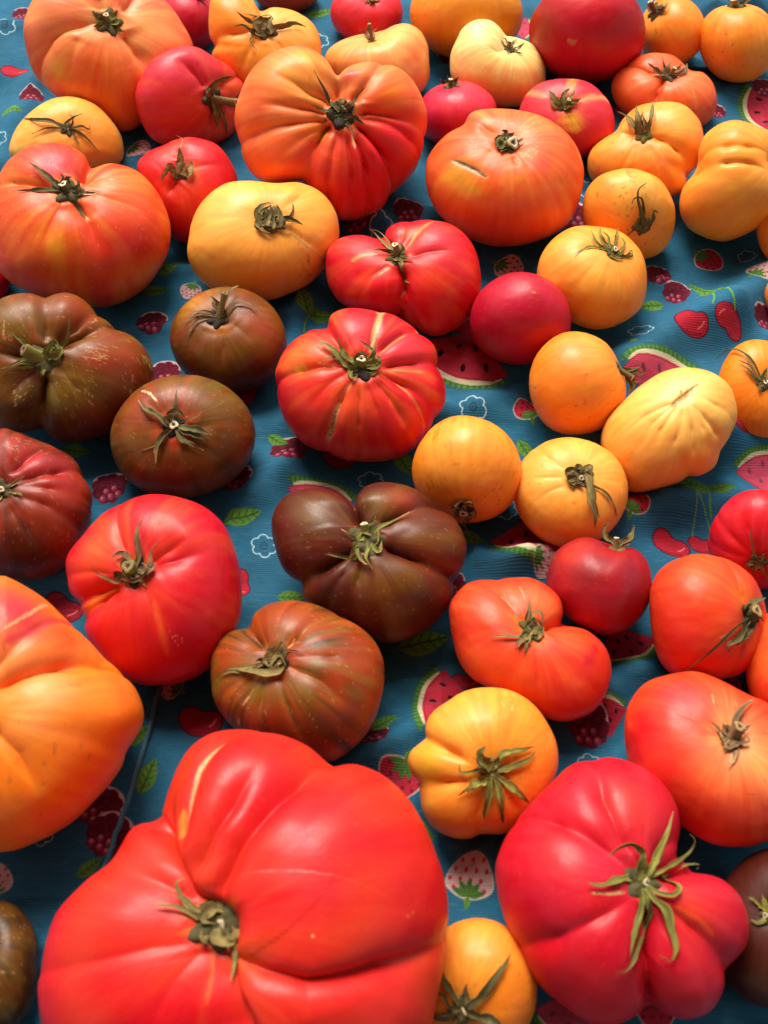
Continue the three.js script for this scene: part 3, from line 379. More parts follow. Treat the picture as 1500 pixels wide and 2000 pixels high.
    g: [[0.05, 0.045, 1495, 297, 1462, 283, 1418, 283, 1370, 307], [0.06, 0.045, 1495, 331, 1462, 316, 1418, 316, 1360, 340]], c: { a: 'amber', mo: ['gold', 0.7, 2], bl: [[1410, 425, 60, 'orange', 0.6], [1450, 260, 40, 'orange', 0.5], [1420, 345, 40, 'gold', 0.6]] }, tone: 'bsepal', cr: 10, a: [5, 18, 7, 40, 10, 40] },
  { n: 'orange tomato with a cut mark, mostly outside the right edge below the folded one', e: [1548, 442, 70, 92], zs: 0.8, k: [1560, 380], cal: 0, c: { a: 'orange', mo: ['amber', 0.6, 2] }, m: [['scar', 4, 0.4, 1492, 486, 1498, 476]] },
  { n: 'smaller bright red tomato with a dry tan stem, behind the plump golden orange one', o: [267, 330, 285, 298, 318, 283, 345, 273, 375, 267, 415, 277, 445, 305, 467, 355, 462, 415, 430, 465, 380, 480, 335, 462, 300, 405], k: [352, 335], D: 0.15,
    g: [[0.08, 0.1, 345, 350, 334, 365, 325, 385], [0.03, 0.1, 372, 330, 410, 320, 440, 325], [0.04, 0.1, 350, 312, 348, 285]], c: { a: 'red', mo: ['vermilion', 0.6, 2], bl: [[370, 395, 60, 'vermilion', 0.6], [440, 330, 40, 'crimson', 0.5], [372, 335, 16, 'amber', 0.6]] }, tone: 'tan', tip: 'bsepal', cr: 17, rc: 'bsepal', t: 0, s: [[16, 6, 30, 352, 325, 352, 305, 350, 288], [3, 28, 38, 351, 290, 356, 272, 343, 264], [15, 5, 14, 342, 332, 330, 325, 318, 340, 313, 354], [14, 6, 16, 348, 340, 352, 320, 345, 308], [14, 6, 16, 362, 340, 362, 322, 358, 310], [14, 4, 6, 370, 338, 376, 322, 368, 312], [12, 3, 5, 340, 338, 332, 326]] },
  { n: 'big orange red tomato with a pink shoulder on the left edge, long brown sepals', o: [-22, 450, -17, 380, 0, 330, 30, 297, 75, 279, 125, 279, 165, 297, 181, 319, 220, 316, 270, 335, 310, 378, 333, 425, 335, 470, 318, 515, 275, 565, 225, 592, 185, 597, 120, 586, 50, 565, 0, 530], k: [133, 372], D: 0.18,
    g: [[0.15, 0.09, 152, 352, 168, 336, 181, 318], [0.08, 0.1, 110, 366, 70, 356, 20, 352, -12, 365], [0.06, 0.06, 145, 392, 165, 412, 182, 432], [0.04, 0.1, 120, 395, 95, 440, 85, 510], [0.06, 0.09, 150, 395, 178, 440, 200, 520], [0.035, 0.1, 165, 375, 230, 390, 300, 420], [0.02, 0.07, 175, 350, 240, 340, 290, 365]], c: { a: 'coral', mo: ['vermilion', 0.6, 1.6], bl: [[110, 310, 50, 'pink', 0.9], [100, 320, 18, 'rose', 0.8], [225, 360, 50, 'salmon', 0.8], [110, 480, 40, 'orange', 0.8], [105, 480, 16, 'lemon', 0.4], [220, 490, 60, 'red', 0.7], [40, 470, 50, 'coral', 0.7], [280, 480, 40, 'red', 0.7]], st: [['amber', 0.45, 5], ['red', 0.4, 7]], nk: ['peach', 0.22, 0.7], sk: ['cream', 0.18, 40] },
    m: [['cork', 4, 0.3, 150, 395, 162, 415, 180, 430], ['cork', 3, 0.4, 168, 378, 185, 374, 205, 378], ['cream', 2, 0.3, 215, 345, 225, 348]], scr: [['cork', 8, 358, 14, 6, 14, 20, 1.5]],
    tone: 'dsepal', tip: 'bsepal', cr: 26, t: [122, 358, 8, 14], s: [[12, 3, 10, 112, 360, 85, 338, 57, 315], [10, 2, 6, 110, 370, 65, 364, 27, 368], [13, 8, 16, 120, 362, 122, 345, 118, 338], [13, 8, 16, 132, 365, 130, 348, 140, 342], [13, 7, 14, 148, 368, 152, 352, 146, 344], [13, 5, 8, 150, 378, 158, 366], [9, 2, 2, 158, 376, 176, 374, 188, 373], [12, 2, 2, 143, 388, 155, 405, 170, 422], [12, 6, 10, 125, 380, 136, 376, 148, 382], [11, 6, 10, 118, 372, 128, 366]] },
  { n: 'plump golden orange tomato with a knotted grey stem and a pointed right side', o: [367, 465, 380, 422, 402, 385, 437, 358, 485, 351, 540, 356, 590, 355, 632, 375, 656, 410, 663, 445, 658, 485, 641, 515, 600, 555, 555, 578, 515, 588, 460, 580, 410, 560, 380, 528, 366, 497], k: [526, 428], D: 0.15,
    g: [[0.03, 0.12, 550, 410, 585, 385, 600, 360], [0.03, 0.1, 555, 445, 605, 475, 640, 515]], c: { a: 'gold', mo: ['amber', 0.6, 1.8], bl: [[440, 400, 70, 'yellow', 0.7], [480, 540, 90, 'amber', 0.7], [620, 410, 40, 'gold', 0.6], [560, 550, 40, 'mustard', 0.6], [640, 505, 20, 'mustard', 0.6]], st: [['yellow', 0.3, 5]] }, m: [['scar', 4, 0.4, 565, 455, 600, 480, 632, 508]],
    scr: [['olive', 590, 545, 18, 8, 22, 80, 2]],
    tone: 'osepal', tip: 'dsepal', cr: 27, rc: 'osepal', t: 0, s: [[13, 5, 14, 505, 430, 502, 412, 520, 398, 534, 396], [12, 6, 16, 512, 440, 510, 415, 530, 400], [12, 8, 18, 520, 445, 525, 420, 518, 404], [12, 8, 18, 530, 448, 535, 425, 528, 400], [14, 7, 16, 545, 440, 548, 418, 540, 400], [11, 5, 10, 552, 425, 568, 428, 592, 438], [8, 6, 12, 565, 425, 572, 412, 574, 394], [8, 3, 5, 548, 445, 558, 448, 570, 444], [13, 3, 6, 503, 436, 512, 450, 528, 456], [12, 8, 14, 505, 424, 525, 422, 545, 432]] },
  { n: 'glossy red tomato cleft into two lobes with a pale stem butt, in the middle', o: [636, 530, 640, 490, 665, 465, 705, 458, 738, 464, 752, 446, 775, 434, 805, 430, 845, 427, 890, 442, 925, 482, 938, 540, 930, 590, 905, 630, 850, 656, 805, 637, 780, 622, 720, 610, 670, 595, 645, 565], k: [773, 496], D: 0.22, dw: 0.45,
    g: [[0.22, 0.08, 780, 515, 787, 545, 789, 580, 783, 622], [0.17, 0.09, 764, 480, 752, 466, 745, 452], [0.05, 0.06, 792, 488, 805, 462, 830, 435], [0.05, 0.06, 780, 478, 785, 455, 795, 434], [0.05, 0.1, 800, 502, 845, 488, 900, 490], [0.035, 0.1, 762, 515, 735, 530, 705, 560], [0.03, 0.06, 790, 570, 800, 600, 808, 630]], c: { a: 'red', mo: ['crimson', 0.6, 1.8], st: [['coral', 0.4, 6]], bl: [[700, 475, 40, 'pink', 0.6], [860, 460, 50, 'pink', 0.7], [840, 540, 40, 'vermilion', 0.5], [800, 450, 20, 'coral', 0.7]], nk: ['coral', 0.3, 0.5] }, m: [['peach', 5, 0.2, 685, 512, 705, 499, 740, 495], ['peach', 3, 0.2, 735, 538, 760, 521], ['peach', 4, 0.2, 797, 482, 812, 455, 832, 437], ['cork', 2, 0.3, 786, 535, 788, 565, 782, 590, 774, 615]],
    tone: 'osepal', tip: 'bsepal', cr: 17, rc: 'dsepal', t: [771, 477, 6, 18], cut: 'cream', s: [[6, 2, 12, 760, 485, 744, 468, 728, 452, 722, 448], [4, 4, 14, 762, 480, 750, 458, 735, 450, 722, 450], [8, 3, 12, 765, 492, 748, 488, 728, 486], [9, 4, 12, 786, 490, 784, 478, 778, 468], [10, 4, 8, 785, 502, 775, 494, 762, 490], [9, 2, 4, 790, 506, 806, 507], [10, 2, 2, 783, 518, 785, 535, 789, 556], [5, 1, 3, 788, 545, 792, 556, 802, 557], [12, 5, 8, 768, 506, 784, 508]] },
  { n: 'round speckled orange tomato with a dark curly calyx on its right side, back right', o: [1138, 415, 1145, 375, 1170, 345, 1210, 331, 1250, 332, 1290, 350, 1315, 390, 1320, 430, 1310, 468, 1290, 495, 1255, 508, 1210, 506, 1170, 476, 1145, 446], k: [1254, 442], D: 0.1, c: { a: 'amber', mo: ['gold', 0.6, 2], bl: [[1230, 360, 40, 'yellow', 0.6], [1180, 450, 50, 'orange', 0.6]], sk: ['soil', 0.5, 11] }, scr: [['soil', 1225, 395, 55, 26, 8, 40, 1.6], ['soil', 1232, 352, 10, 4, 8, 100, 4]],
    tone: 'dsepal', tip: 'ink', cr: 16, rc: 'dsepal', t: 0, s: [[9, 3, 14, 1252, 432, 1252, 412, 1247, 390, 1248, 370, 1262, 358], [6, 8, 14, 1258, 412, 1252, 386, 1238, 388, 1234, 398], [8, 3, 8, 1266, 440, 1274, 430, 1278, 412, 1286, 416], [12, 6, 12, 1256, 436, 1262, 425], [12, 6, 12, 1248, 444, 1240, 436], [10, 5, 8, 1264, 448, 1270, 440], [10, 4, 5, 1252, 452, 1262, 454], [3, 1, 2, 1240, 448, 1232, 454, 1220, 466]] },
  { n: 'orange tomato with a spiky fresh green calyx, overlapping the speckled one, right of middle', o: [1050, 530, 1060, 490, 1085, 460, 1120, 442, 1160, 440, 1210, 450, 1245, 480, 1262, 515, 1265, 560, 1250, 606, 1210, 633, 1165, 642, 1120, 630, 1085, 602, 1055, 567], k: [1196, 490], D: 0.12,
    g: [[0.04, 0.09, 1178, 484, 1150, 478, 1120, 492], [0.025, 0.09, 1190, 510, 1180, 560, 1165, 620], [0.02, 0.09, 1175, 500, 1140, 540, 1110, 600], [0.02, 0.09, 1205, 510, 1220, 560, 1218, 610]], c: { a: 'amber', mo: ['gold', 0.6, 2], bl: [[1150, 500, 40, 'yellow', 0.5], [1180, 600, 60, 'mustard', 0.5]], st: [['gold', 0.6, 6]] }, m: [['coral', 2.5, 0.2, 1172, 480, 1145, 480, 1124, 492]],
    tone: 'gsepal', tip: 'osepal', cr: 15, t: [1203, 486, 5, 10], s: [[7, 2, 16, 1180, 484, 1164, 470, 1155, 450], [6, 2, 18, 1185, 478, 1174, 460, 1172, 444], [6, 4, 16, 1190, 480, 1188, 462, 1178, 452], [8, 4, 20, 1200, 478, 1204, 462, 1207, 444], [6, 3, 10, 1212, 488, 1220, 476, 1214, 464], [9, 2, 4, 1206, 500, 1222, 500, 1232, 490], [5, 4, 6, 1222, 500, 1235, 498, 1232, 488, 1226, 494], [9, 2, 4, 1190, 496, 1205, 504, 1220, 504], [5, 1, 4, 1180, 486, 1150, 480, 1122, 496]] },
  { n: 'smooth plain crimson tomato without a stem showing, right of the cleft red one', e: [1016, 623, 100, 91], k: [1060, 560], kb: 1, cal: 0, hr: 0.88, D: 0.05, c: { a: 'crimson', mo: ['deepred', 0.5, 2], bl: [[1000, 570, 60, 'rose', 0.5]], sk: ['salmon', 0.10, 32] }, m: [['salmon', 1.5, 0.3, 1038, 570, 1048, 572]] },
  { n: 'red tomato peeping in at the left edge above the brown ribbed one', e: [-22, 545, 44, 50], k: [-40, 520], cal: 0, c: { a: 'crimson', mo: ['red', 0.6, 2] } },
  { n: 'large brown ribbed tomato with pale scratches and a thick green stem, at the left edge', o: [-62, 700, -45, 620, 0, 583, 50, 568, 85, 573, 127, 567, 160, 580, 190, 606, 228, 634, 262, 657, 290, 690, 300, 730, 292, 780, 260, 822, 210, 850, 150, 863, 110, 862, 78, 846, 40, 846, -10, 836, -50, 790], k: [85, 700], D: 0.25, dw: 0.5,
    g: [[0.17, 0.09, 110, 682, 135, 655, 175, 640, 228, 634], [0.11, 0.08, 105, 672, 130, 640, 160, 622, 195, 608], [0.08, 0.1, 86, 672, 84, 630, 86, 573], [0.2, 0.08, 88, 728, 80, 760, 76, 800, 78, 846], [0.12, 0.09, 62, 695, 25, 690, -20, 690], [0.07, 0.09, 70, 718, 35, 745, 10, 790], [0.04, 0.08, 115, 715, 150, 760, 165, 840]], c: { a: 'brown', mo: ['olive', 0.7, 2], bl: [[250, 700, 60, 'rust', 0.9], [150, 590, 60, 'rust', 0.6], [230, 790, 70, 'wine', 0.7], [140, 760, 60, 'olive', 0.8], [40, 790, 50, 'umber', 0.6], [40, 620, 40, 'olive', 0.5], [190, 700, 30, 'rust', 0.7], [110, 790, 25, 'green', 0.3]], st: [['rust', 0.6, 5], ['umber', 0.4, 4], ['green', 0.3, 8]], sk: ['cork', 0.30, 45] },
    scr: [['cork', 185, 690, 40, 20, 22, -28, 1.4], ['cork', 280, 700, 14, 10, 18, -60, 2], ['cork', 150, 770, 50, 22, 20, -40, 1], ['cork', 35, 780, 22, 12, 10, 80, 1.2], ['cork', 250, 765, 14, 6, 24, 75, 1.2], ['cork', 10, 660, 14, 5, 24, 75, 2], ['cork', 200, 625, 24, 10, 14, 20, 1], ['green', 130, 730, 30, 10, 40, -55, 2.4]],
    tone: 'gsepal', tip: 'dsepal', cr: 26, rc: 'dsepal', t: [45, 682, 11, 22], cut: 'bsepal', s: [[11, 4, 24, 108, 680, 122, 660, 138, 636, 140, 605], [18, 8, 14, 95, 675, 108, 662, 112, 674], [18, 8, 14, 110, 690, 122, 672, 116, 662], [9, 3, 6, 62, 706, 40, 700, 15, 714, -5, 722], [8, 2, 4, 58, 712, 40, 708, 20, 712], [16, 3, 4, 88, 712, 80, 730, 74, 738], [10, 2, 3, 60, 690, 40, 665, 18, 645], [6, 2, 2, 62, 716, 30, 718, 0, 732]] },
  { n: 'small brown and olive tomato with a tall dried stem, right of the brown ribbed one', e: [446, 663, 117, 103, -8], k: [425, 622], D: 0.16,
    g: [[0.05, 0.1, 430, 640, 435, 680, 432, 730], [0.03, 0.1, 405, 640, 380, 690], [0.03, 0.1, 455, 632, 500, 670]], c: { a: 'brown', mo: ['olive', 0.9, 2.2], bl: [[440, 700, 26, 'rust', 0.4], [380, 590, 40, 'amber', 0.35], [510, 640, 50, 'rust', 0.8], [470, 690, 40, 'olive', 0.7], [400, 700, 60, 'brown', 0.7], [500, 730, 50, 'maroon', 0.6], [435, 640, 20, 'orange', 0.4]], st: [['rust', 0.35, 4]] },
    tone: 'bsepal', tip: 'tan', cr: 19, rc: 'ink', t: [440, 572, 5.5, 30], sc: 'osepal', cut: 'osepal', s: [[12, 8, 34, 432, 610, 426, 590, 412, 578], [8, 4, 5, 415, 612, 395, 608, 370, 615], [5, 3, 5, 410, 616, 385, 614, 358, 632], [7, 3, 4, 412, 620, 385, 626, 368, 650, 362, 662], [7, 4, 8, 446, 608, 460, 592, 485, 594, 508, 612], [14, 6, 20, 440, 612, 420, 596, 415, 582], [9, 20, 40, 448, 575, 452, 566, 466, 558], [10, 3, 5, 418, 624, 430, 628, 450, 622]] },
  { n: 'round rust and olive tomato with a dark star calyx and tan torn sepals', e: [356, 852, 142, 121, 8], k: [340, 832], D: 0.13,
    g: [[0.03, 0.12, 345, 860, 350, 900, 345, 950], [0.03, 0.12, 370, 835, 430, 830], [0.025, 0.1, 320, 812, 280, 780]], c: { a: 'brown', mo: ['olive', 0.9, 2.4], bl: [[430, 780, 60, 'olive', 0.6], [440, 850, 50, 'brown', 0.7], [270, 800, 50, 'rust', 0.8], [350, 780, 30, 'rust', 0.7], [300, 860, 40, 'brown', 0.6], [370, 900, 50, 'brown', 0.8], [330, 945, 60, 'wine', 0.8], [480, 870, 30, 'rust', 0.8]], st: [['rust', 0.6, 4], ['moss', 0.5, 6]], nk: ['vermilion', 0.34, 0.6], sk: ['cork', 0.21, 48] }, m: [['cream', 2.2, 0.2, 275, 763, 292, 768, 310, 787]],
    tone: 'dsepal', tip: 'tan', cr: 20, rc: 'ink', t: [339, 829, 8, 14], cut: 'stemcut', s: [[13, 4, 6, 325, 828, 305, 810, 285, 800, 270, 780], [10, 3, 16, 342, 812, 343, 785, 345, 760], [15, 5, 8, 332, 812, 345, 803, 365, 815], [4, 3, 12, 365, 820, 388, 812, 396, 792], [16, 2, 2, 318, 850, 308, 875, 304, 905], [16, 8, 14, 328, 820, 340, 806], [5, 1, 1, 320, 858, 300, 872, 275, 880]], b: [] , x: [[15, 4, 10, 368, 838, 390, 840, 415, 850], [14, 3, 6, 366, 846, 390, 852, 412, 862], [13, 3, 5, 352, 856, 375, 868, 398, 880]] },
  { n: 'dark red ribbed tomato cut off by the left edge, below the brown ribbed one', o: [0, 836, 30, 841, 66, 854, 110, 871, 150, 898, 173, 940, 183, 975, 178, 1020, 160, 1065, 130, 1102, 90, 1126, 40, 1131, -30, 1116, -80, 1050, -85, 950, -50, 870], k: [2, 955], D: 0.2,
    g: [[0.1, 0.09, 15, 925, 40, 895, 75, 872], [0.1, 0.09, 20, 945, 70, 922, 120, 915, 165, 925], [0.06, 0.09, 22, 965, 90, 985, 160, 1030], [0.05, 0.09, 15, 985, 50, 1040, 70, 1110], [0.05, 0.08, 22, 950, 100, 950, 178, 980]], c: { a: 'wine', mo: ['rust', 0.6, 2], bl: [[60, 890, 50, 'pink', 0.45], [130, 930, 50, 'deepred', 0.8], [100, 1000, 50, 'rust', 0.5], [60, 1090, 60, 'maroon', 0.9], [20, 1060, 40, 'maroon', 0.7]], st: [['moss', 0.6, 8], ['rust', 0.6, 6], ['pink', 0.15, 10]], sk: ['cork', 0.24, 45] }, scr: [['cork', 30, 865, 30, 12, 14, -20, 1]],
    tone: 'osepal', cr: 18, a: [6, 34, 9, 25, -10, 60] },
  { n: 'pumpkin ribbed red tomato with pale corky seams and a green stem, in the centre', o: [536, 740, 543, 705, 562, 672, 600, 645, 635, 638, 645, 613, 675, 600, 720, 602, 762, 611, 802, 632, 843, 664, 857, 690, 861, 718, 872, 752, 870, 790, 853, 818, 835, 845, 800, 882, 760, 897, 700, 901, 650, 888, 592, 862, 553, 812], k: [704, 716], D: 0.18, dw: 0.42,
    g: [[0.072, 0.07, 682, 694, 660, 672, 640, 640], [0.072, 0.08, 668, 718, 622, 712, 585, 722, 545, 738], [0.086, 0.06, 688, 742, 660, 790, 642, 845, 636, 890], [0.050, 0.05, 700, 748, 702, 790, 700, 835, 700, 895], [0.050, 0.06, 730, 742, 762, 776, 786, 815, 798, 850], [0.043, 0.06, 740, 734, 798, 762, 822, 800, 830, 840], [0.094, 0.06, 748, 730, 800, 752, 855, 805], [0.101, 0.07, 746, 716, 780, 708, 820, 704, 862, 712], [0.079, 0.07, 732, 692, 758, 668, 790, 648, 825, 645], [0.050, 0.06, 722, 686, 730, 655, 740, 612], [0.036, 0.07, 676, 728, 640, 750, 600, 800], [0.036, 0.06, 745, 722, 790, 726, 864, 745], [0.036, 0.06, 714, 748, 735, 800, 745, 880], [0.029, 0.06, 672, 706, 635, 685, 600, 655]],
    c: { a: 'red', mo: ['crimson', 0.5, 1.8], bl: [[600, 690, 50, 'coral', 0.9], [570, 700, 30, 'amber', 0.4], [690, 640, 40, 'pink', 0.6], [800, 680, 50, 'pink', 0.7], [670, 790, 40, 'coral', 0.5], [600, 810, 50, 'vermilion', 0.6], [720, 800, 40, 'coral', 0.4], [780, 840, 60, 'red', 0.7]], st: [['coral', 0.7, 7]], nk: ['coral', 0.28, 0.6], sk: ['darkscar', 0.35, 22] },
    m: [['cork', 8, 0.2, 727, 672, 733, 645, 740, 625, 745, 606], ['cork', 6, 0.2, 662, 780, 648, 820, 640, 855, 636, 890], ['peach', 4, 0.2, 688, 745, 672, 765, 658, 790], ['peach', 4, 0.2, 744, 722, 790, 721, 825, 724, 866, 736], ['peach', 3.5, 0.2, 738, 692, 765, 668, 792, 650, 822, 642], ['peach', 3, 0.2, 780, 745, 806, 766, 825, 800, 832, 835], ['coral', 8, 0.3, 765, 780, 785, 810, 795, 840], ['peach', 3, 0.3, 655, 716, 632, 708, 610, 704], ['coral', 8, 0.3, 670, 745, 640, 780], ['lemon', 8, 0.3, 590, 712, 566, 722]],
    tone: 'gsepal', tip: 'osepal', cr: 24, rc: 'ink', t: [706, 700, 8, 18], s: [[12, 3, 18, 688, 706, 672, 690, 662, 670, 655, 652], [12, 3, 10, 680, 714, 662, 696, 640, 674, 614, 663], [8, 3, 6, 672, 712, 655, 696, 640, 694, 622, 704], [9, 6, 20, 724, 698, 732, 682, 738, 652], [8, 6, 20, 730, 690, 720, 674, 704, 662], [14, 6, 12, 730, 706, 742, 702, 738, 690], [12, 5, 10, 736, 716, 742, 706, 732, 694], [13, 3, 6, 684, 722, 688, 736, 700, 730], [13, 8, 14, 694, 700, 700, 690, 714, 692], [10, 6, 10, 718, 712, 712, 696, 722, 688], [10, 2, 2, 716, 730, 732, 728, 740, 722]] },
  { n: 'smooth squarish orange tomato with its calyx hidden behind its right side, right of middle', e: [1128, 750, 99, 101], k: [1214, 715], D: 0.1, hr: 0.9, c: { a: 'amber', mo: ['orange', 0.8, 2], bl: [[1130, 690, 60, 'peach', 0.4], [1090, 800, 60, 'orange', 0.6]], sk: ['soil', 0.45, 12] }, scr: [['soil', 1200, 770, 20, 6, 14, 10, 1.2], ['soil', 1143, 735, 5, 3, 8, 60, 3], ['soil', 1043, 760, 6, 5, 5, 40, 2]],
    tone: 'dsepal', tip: 'osepal', cr: 12, t: [1236, 738, 5, 6], s: [[8, 4, 6, 1222, 722, 1238, 722, 1250, 716, 1248, 706], [8, 4, 6, 1224, 728, 1245, 724, 1256, 722], [9, 3, 4, 1226, 732, 1240, 746, 1254, 744], [9, 3, 3, 1224, 738, 1232, 756, 1226, 770], [8, 5, 6, 1228, 730, 1244, 732, 1264, 728], [10, 4, 4, 1226, 736, 1238, 752, 1234, 762]] },
  { n: 'pale golden elongated tomato with a dry line scar at its blossom end, right of middle', o: [1175, 852, 1185, 818, 1215, 783, 1250, 752, 1298, 726, 1345, 718, 1390, 727, 1425, 755, 1438, 795, 1435, 828, 1420, 862, 1410, 880, 1396, 912, 1368, 930, 1346, 931, 1325, 942, 1275, 958, 1228, 958, 1190, 922, 1177, 882], k: [1338, 772], cal: 0, D: 0.05, dw: 0.3, hr: 0.86,
    g: [[0.03, 0.025, 1308, 796, 1325, 778, 1345, 764, 1372, 745], [0.05, 0.05, 1342, 795, 1355, 840, 1358, 880, 1349, 928], [0.046, 0.05, 1352, 790, 1385, 820, 1402, 845, 1411, 876], [0.044, 0.045, 1325, 790, 1290, 840, 1280, 940], [0.04, 0.045, 1318, 785, 1260, 810, 1220, 850], [0.04, 0.04, 1335, 795, 1320, 860, 1312, 935], [0.03, 0.045, 1322, 786, 1275, 825, 1245, 900], [0.03, 0.045, 1345, 790, 1375, 835, 1385, 915], [0.03, 0.05, 1352, 770, 1400, 790, 1432, 820]], c: { a: 'gold', mo: ['yellow', 0.6, 2], bl: [[1330, 760, 60, 'pale', 0.8], [1250, 880, 70, 'amber', 0.6], [1390, 890, 30, 'orange', 0.5]], st: [['yellow', 0.6, 6]] }, m: [['soil', 5, 0.7, 1311, 793, 1325, 778, 1345, 764, 1369, 747], ['rust', 4, 0.8, 1313, 797, 1330, 780, 1352, 766]], scr: [['rust', 1338, 772, 16, 16, 9, 110, 1.6], ['soil', 1330, 778, 12, 9, 8, 70, 1.5]] },
  { n: 'orange tomato with dark wiry sepals at the right edge, beside the pale elongated one', e: [1479, 763, 79, 100], k: [1494, 748], D: 0.1, c: { a: 'orange', mo: ['amber', 0.6, 2], bl: [[1460, 700, 40, 'gold', 0.5]], sk: ['soil', 0.3, 14] }, tone: 'dsepal', tip: 'ink', cr: 16, rc: 'osepal', t: [1496, 745, 5, 8], s: [[6, 4, 12, 1486, 738, 1474, 712, 1450, 688, 1420, 684, 1400, 700], [5, 3, 8, 1482, 740, 1465, 715, 1442, 703], [12, 4, 6, 1492, 735, 1498, 718], [12, 2, 2, 1485, 755, 1488, 765], [7, 3, 6, 1478, 742, 1462, 722, 1448, 712]] },
  { n: 'round orange tomato with green brown flecks, stem turned down towards the viewer, middle right', e: [912, 919, 106, 107], k: [907, 998], D: 0.1, hr: 0.88, c: { a: 'amber', mo: ['orange', 0.6, 2], bl: [[900, 840, 60, 'gold', 0.7], [850, 850, 30, 'lemon', 0.4]], sk: ['soil', 0.3, 13] }, scr: [['olive', 850, 858, 16, 12, 14, 70, 2.4], ['scar', 895, 850, 40, 12, 16, 85, 1.5], ['soil', 975, 960, 40, 14, 16, 55, 1.4], ['soil', 830, 945, 16, 8, 18, -55, 1.5], ['soil', 890, 907, 6, 4, 8, 30, 2], ['scar', 985, 895, 18, 8, 20, 70, 1.4]],
    tone: 'osepal', tip: 'dsepal', cr: 20, rc: 'ink', t: [904, 1004, 8, 10], s: [[14, 5, 10, 893, 995, 890, 985, 905, 978], [13, 5, 10, 905, 988, 918, 980, 926, 990], [12, 4, 8, 920, 996, 926, 1006, 918, 1014], [12, 4, 6, 895, 1002, 900, 1016, 906, 1028], [12, 4, 6, 910, 1008, 916, 1020, 918, 1026], [10, 6, 10, 900, 992, 905, 1004], [3, 2, 2, 908, 1024, 922, 1055, 936, 1084]] },
  { n: 'round orange tomato with a grey twisted calyx trailing down its front, right of middle', e: [1115, 961, 111, 109], k: [1132, 930], D: 0.13,
    g: [[0.03, 0.07, 1105, 918, 1070, 895, 1050, 875], [0.025, 0.07, 1100, 932, 1060, 932, 1020, 940], [0.025, 0.07, 1105, 948, 1070, 960, 1040, 985], [0.025, 0.08, 1150, 905, 1170, 880]], c: { a: 'gold', mo: ['amber', 0.7, 2], bl: [[1120, 1030, 80, 'amber', 0.8], [1150, 890, 40, 'yellow', 0.5], [1060, 920, 40, 'yellow', 0.4]], st: [['yellow', 0.35, 6]], sk: ['soil', 0.25, 13] }, m: [['coral', 4, 0.4, 1116, 983, 1126, 981], ['peach', 3, 0.3, 1175, 918, 1205, 912]],
    tone: 'osepal', tip: 'ink', cr: 22, rc: 'osepal', t: [1136, 934, 5, 18], s: [[13, 6, 14, 1112, 932, 1105, 920, 1122, 914, 1132, 918], [12, 6, 14, 1110, 940, 1108, 930, 1128, 930], [12, 5, 12, 1115, 948, 1125, 942, 1138, 944], [14, 8, 16, 1125, 922, 1130, 910, 1140, 922], [16, 8, 10, 1142, 925, 1152, 950, 1155, 975, 1162, 1005, 1162, 1032], [14, 8, 8, 1150, 925, 1156, 955, 1160, 985, 1170, 1010], [6, 3, 2, 1158, 948, 1180, 960, 1198, 985, 1205, 1008], [13, 8, 14, 1142, 920, 1152, 910, 1158, 930], [12, 6, 10, 1128, 940, 1142, 950]] },
  { n: 'dark chocolate brown lobed tomato with green curled sepals, in the middle foreground', o: [532, 1050, 534, 1003, 560, 966, 600, 953, 640, 955, 672, 970, 692, 994, 697, 966, 720, 945, 755, 940, 800, 950, 832, 968, 860, 988, 890, 1010, 908, 1045, 911, 1080, 893, 1135, 872, 1190, 832, 1227, 772, 1254, 720, 1247, 670, 1227, 622, 1196, 590, 1172, 577, 1143, 550, 1110], k: [716, 1052], D: 0.26, dw: 0.48,
    g: [[0.2, 0.09, 706, 1026, 698, 1008, 693, 992], [0.16, 0.09, 694, 1066, 650, 1095, 612, 1118, 577, 1145], [0.16, 0.09, 746, 1064, 780, 1078, 825, 1094, 892, 1128], [0.14, 0.09, 736, 1030, 760, 1006, 800, 988, 855, 985], [0.08, 0.08, 712, 1084, 695, 1140, 682, 1228], [0.05, 0.08, 698, 1076, 660, 1130, 630, 1190]], c: { a: 'wine', mo: ['maroon', 0.5, 2.2], bl: [[600, 1000, 40, 'olive', 0.55], [740, 975, 30, 'olive', 0.6], [790, 970, 30, 'rust', 0.8], [840, 1030, 50, 'brown', 0.5], [800, 1130, 40, 'olive', 0.6], [740, 1160, 40, 'brown', 0.8], [860, 1100, 40, 'rust', 0.4], [560, 1030, 30, 'wine', 0.8], [830, 1190, 50, 'maroon', 0.8], [640, 1150, 40, 'maroon', 0.8], [695, 1130, 20, 'olive', 0.6]], nk: ['rust', 0.25, 0.6], st: [['olive', 0.5, 5], ['maroon', 0.5, 7]], sk: ['cork', 0.18, 45] }, scr: [['salmon', 690, 1010, 18, 8, 24, -55, 1], ['salmon', 880, 1025, 14, 4, 18, -25, 1]],
    tone: 'gsepal', tip: 'tan', cr: 26, rc: 'dsepal', t: [711, 1022, 7, 14], cut: 'stemcut', s: [[9, 8, 26, 718, 1022, 728, 1005, 735, 986], [11, 4, 16, 742, 1022, 752, 1010, 780, 998, 814, 984], [8, 3, 6, 690, 1050, 680, 1042, 664, 1032], [10, 2, 4, 688, 1088, 658, 1088, 626, 1081], [9, 8, 14, 708, 1060, 690, 1064, 678, 1080, 674, 1092], [10, 6, 8, 700, 1056, 696, 1080, 712, 1102, 722, 1104], [11, 8, 10, 705, 1046, 720, 1056, 716, 1090, 728, 1112], [14, 6, 12, 698, 1050, 706, 1038, 726, 1044], [14, 4, 8, 730, 1060, 740, 1046, 738, 1030], [12, 3, 4, 742, 1076, 746, 1056]] },
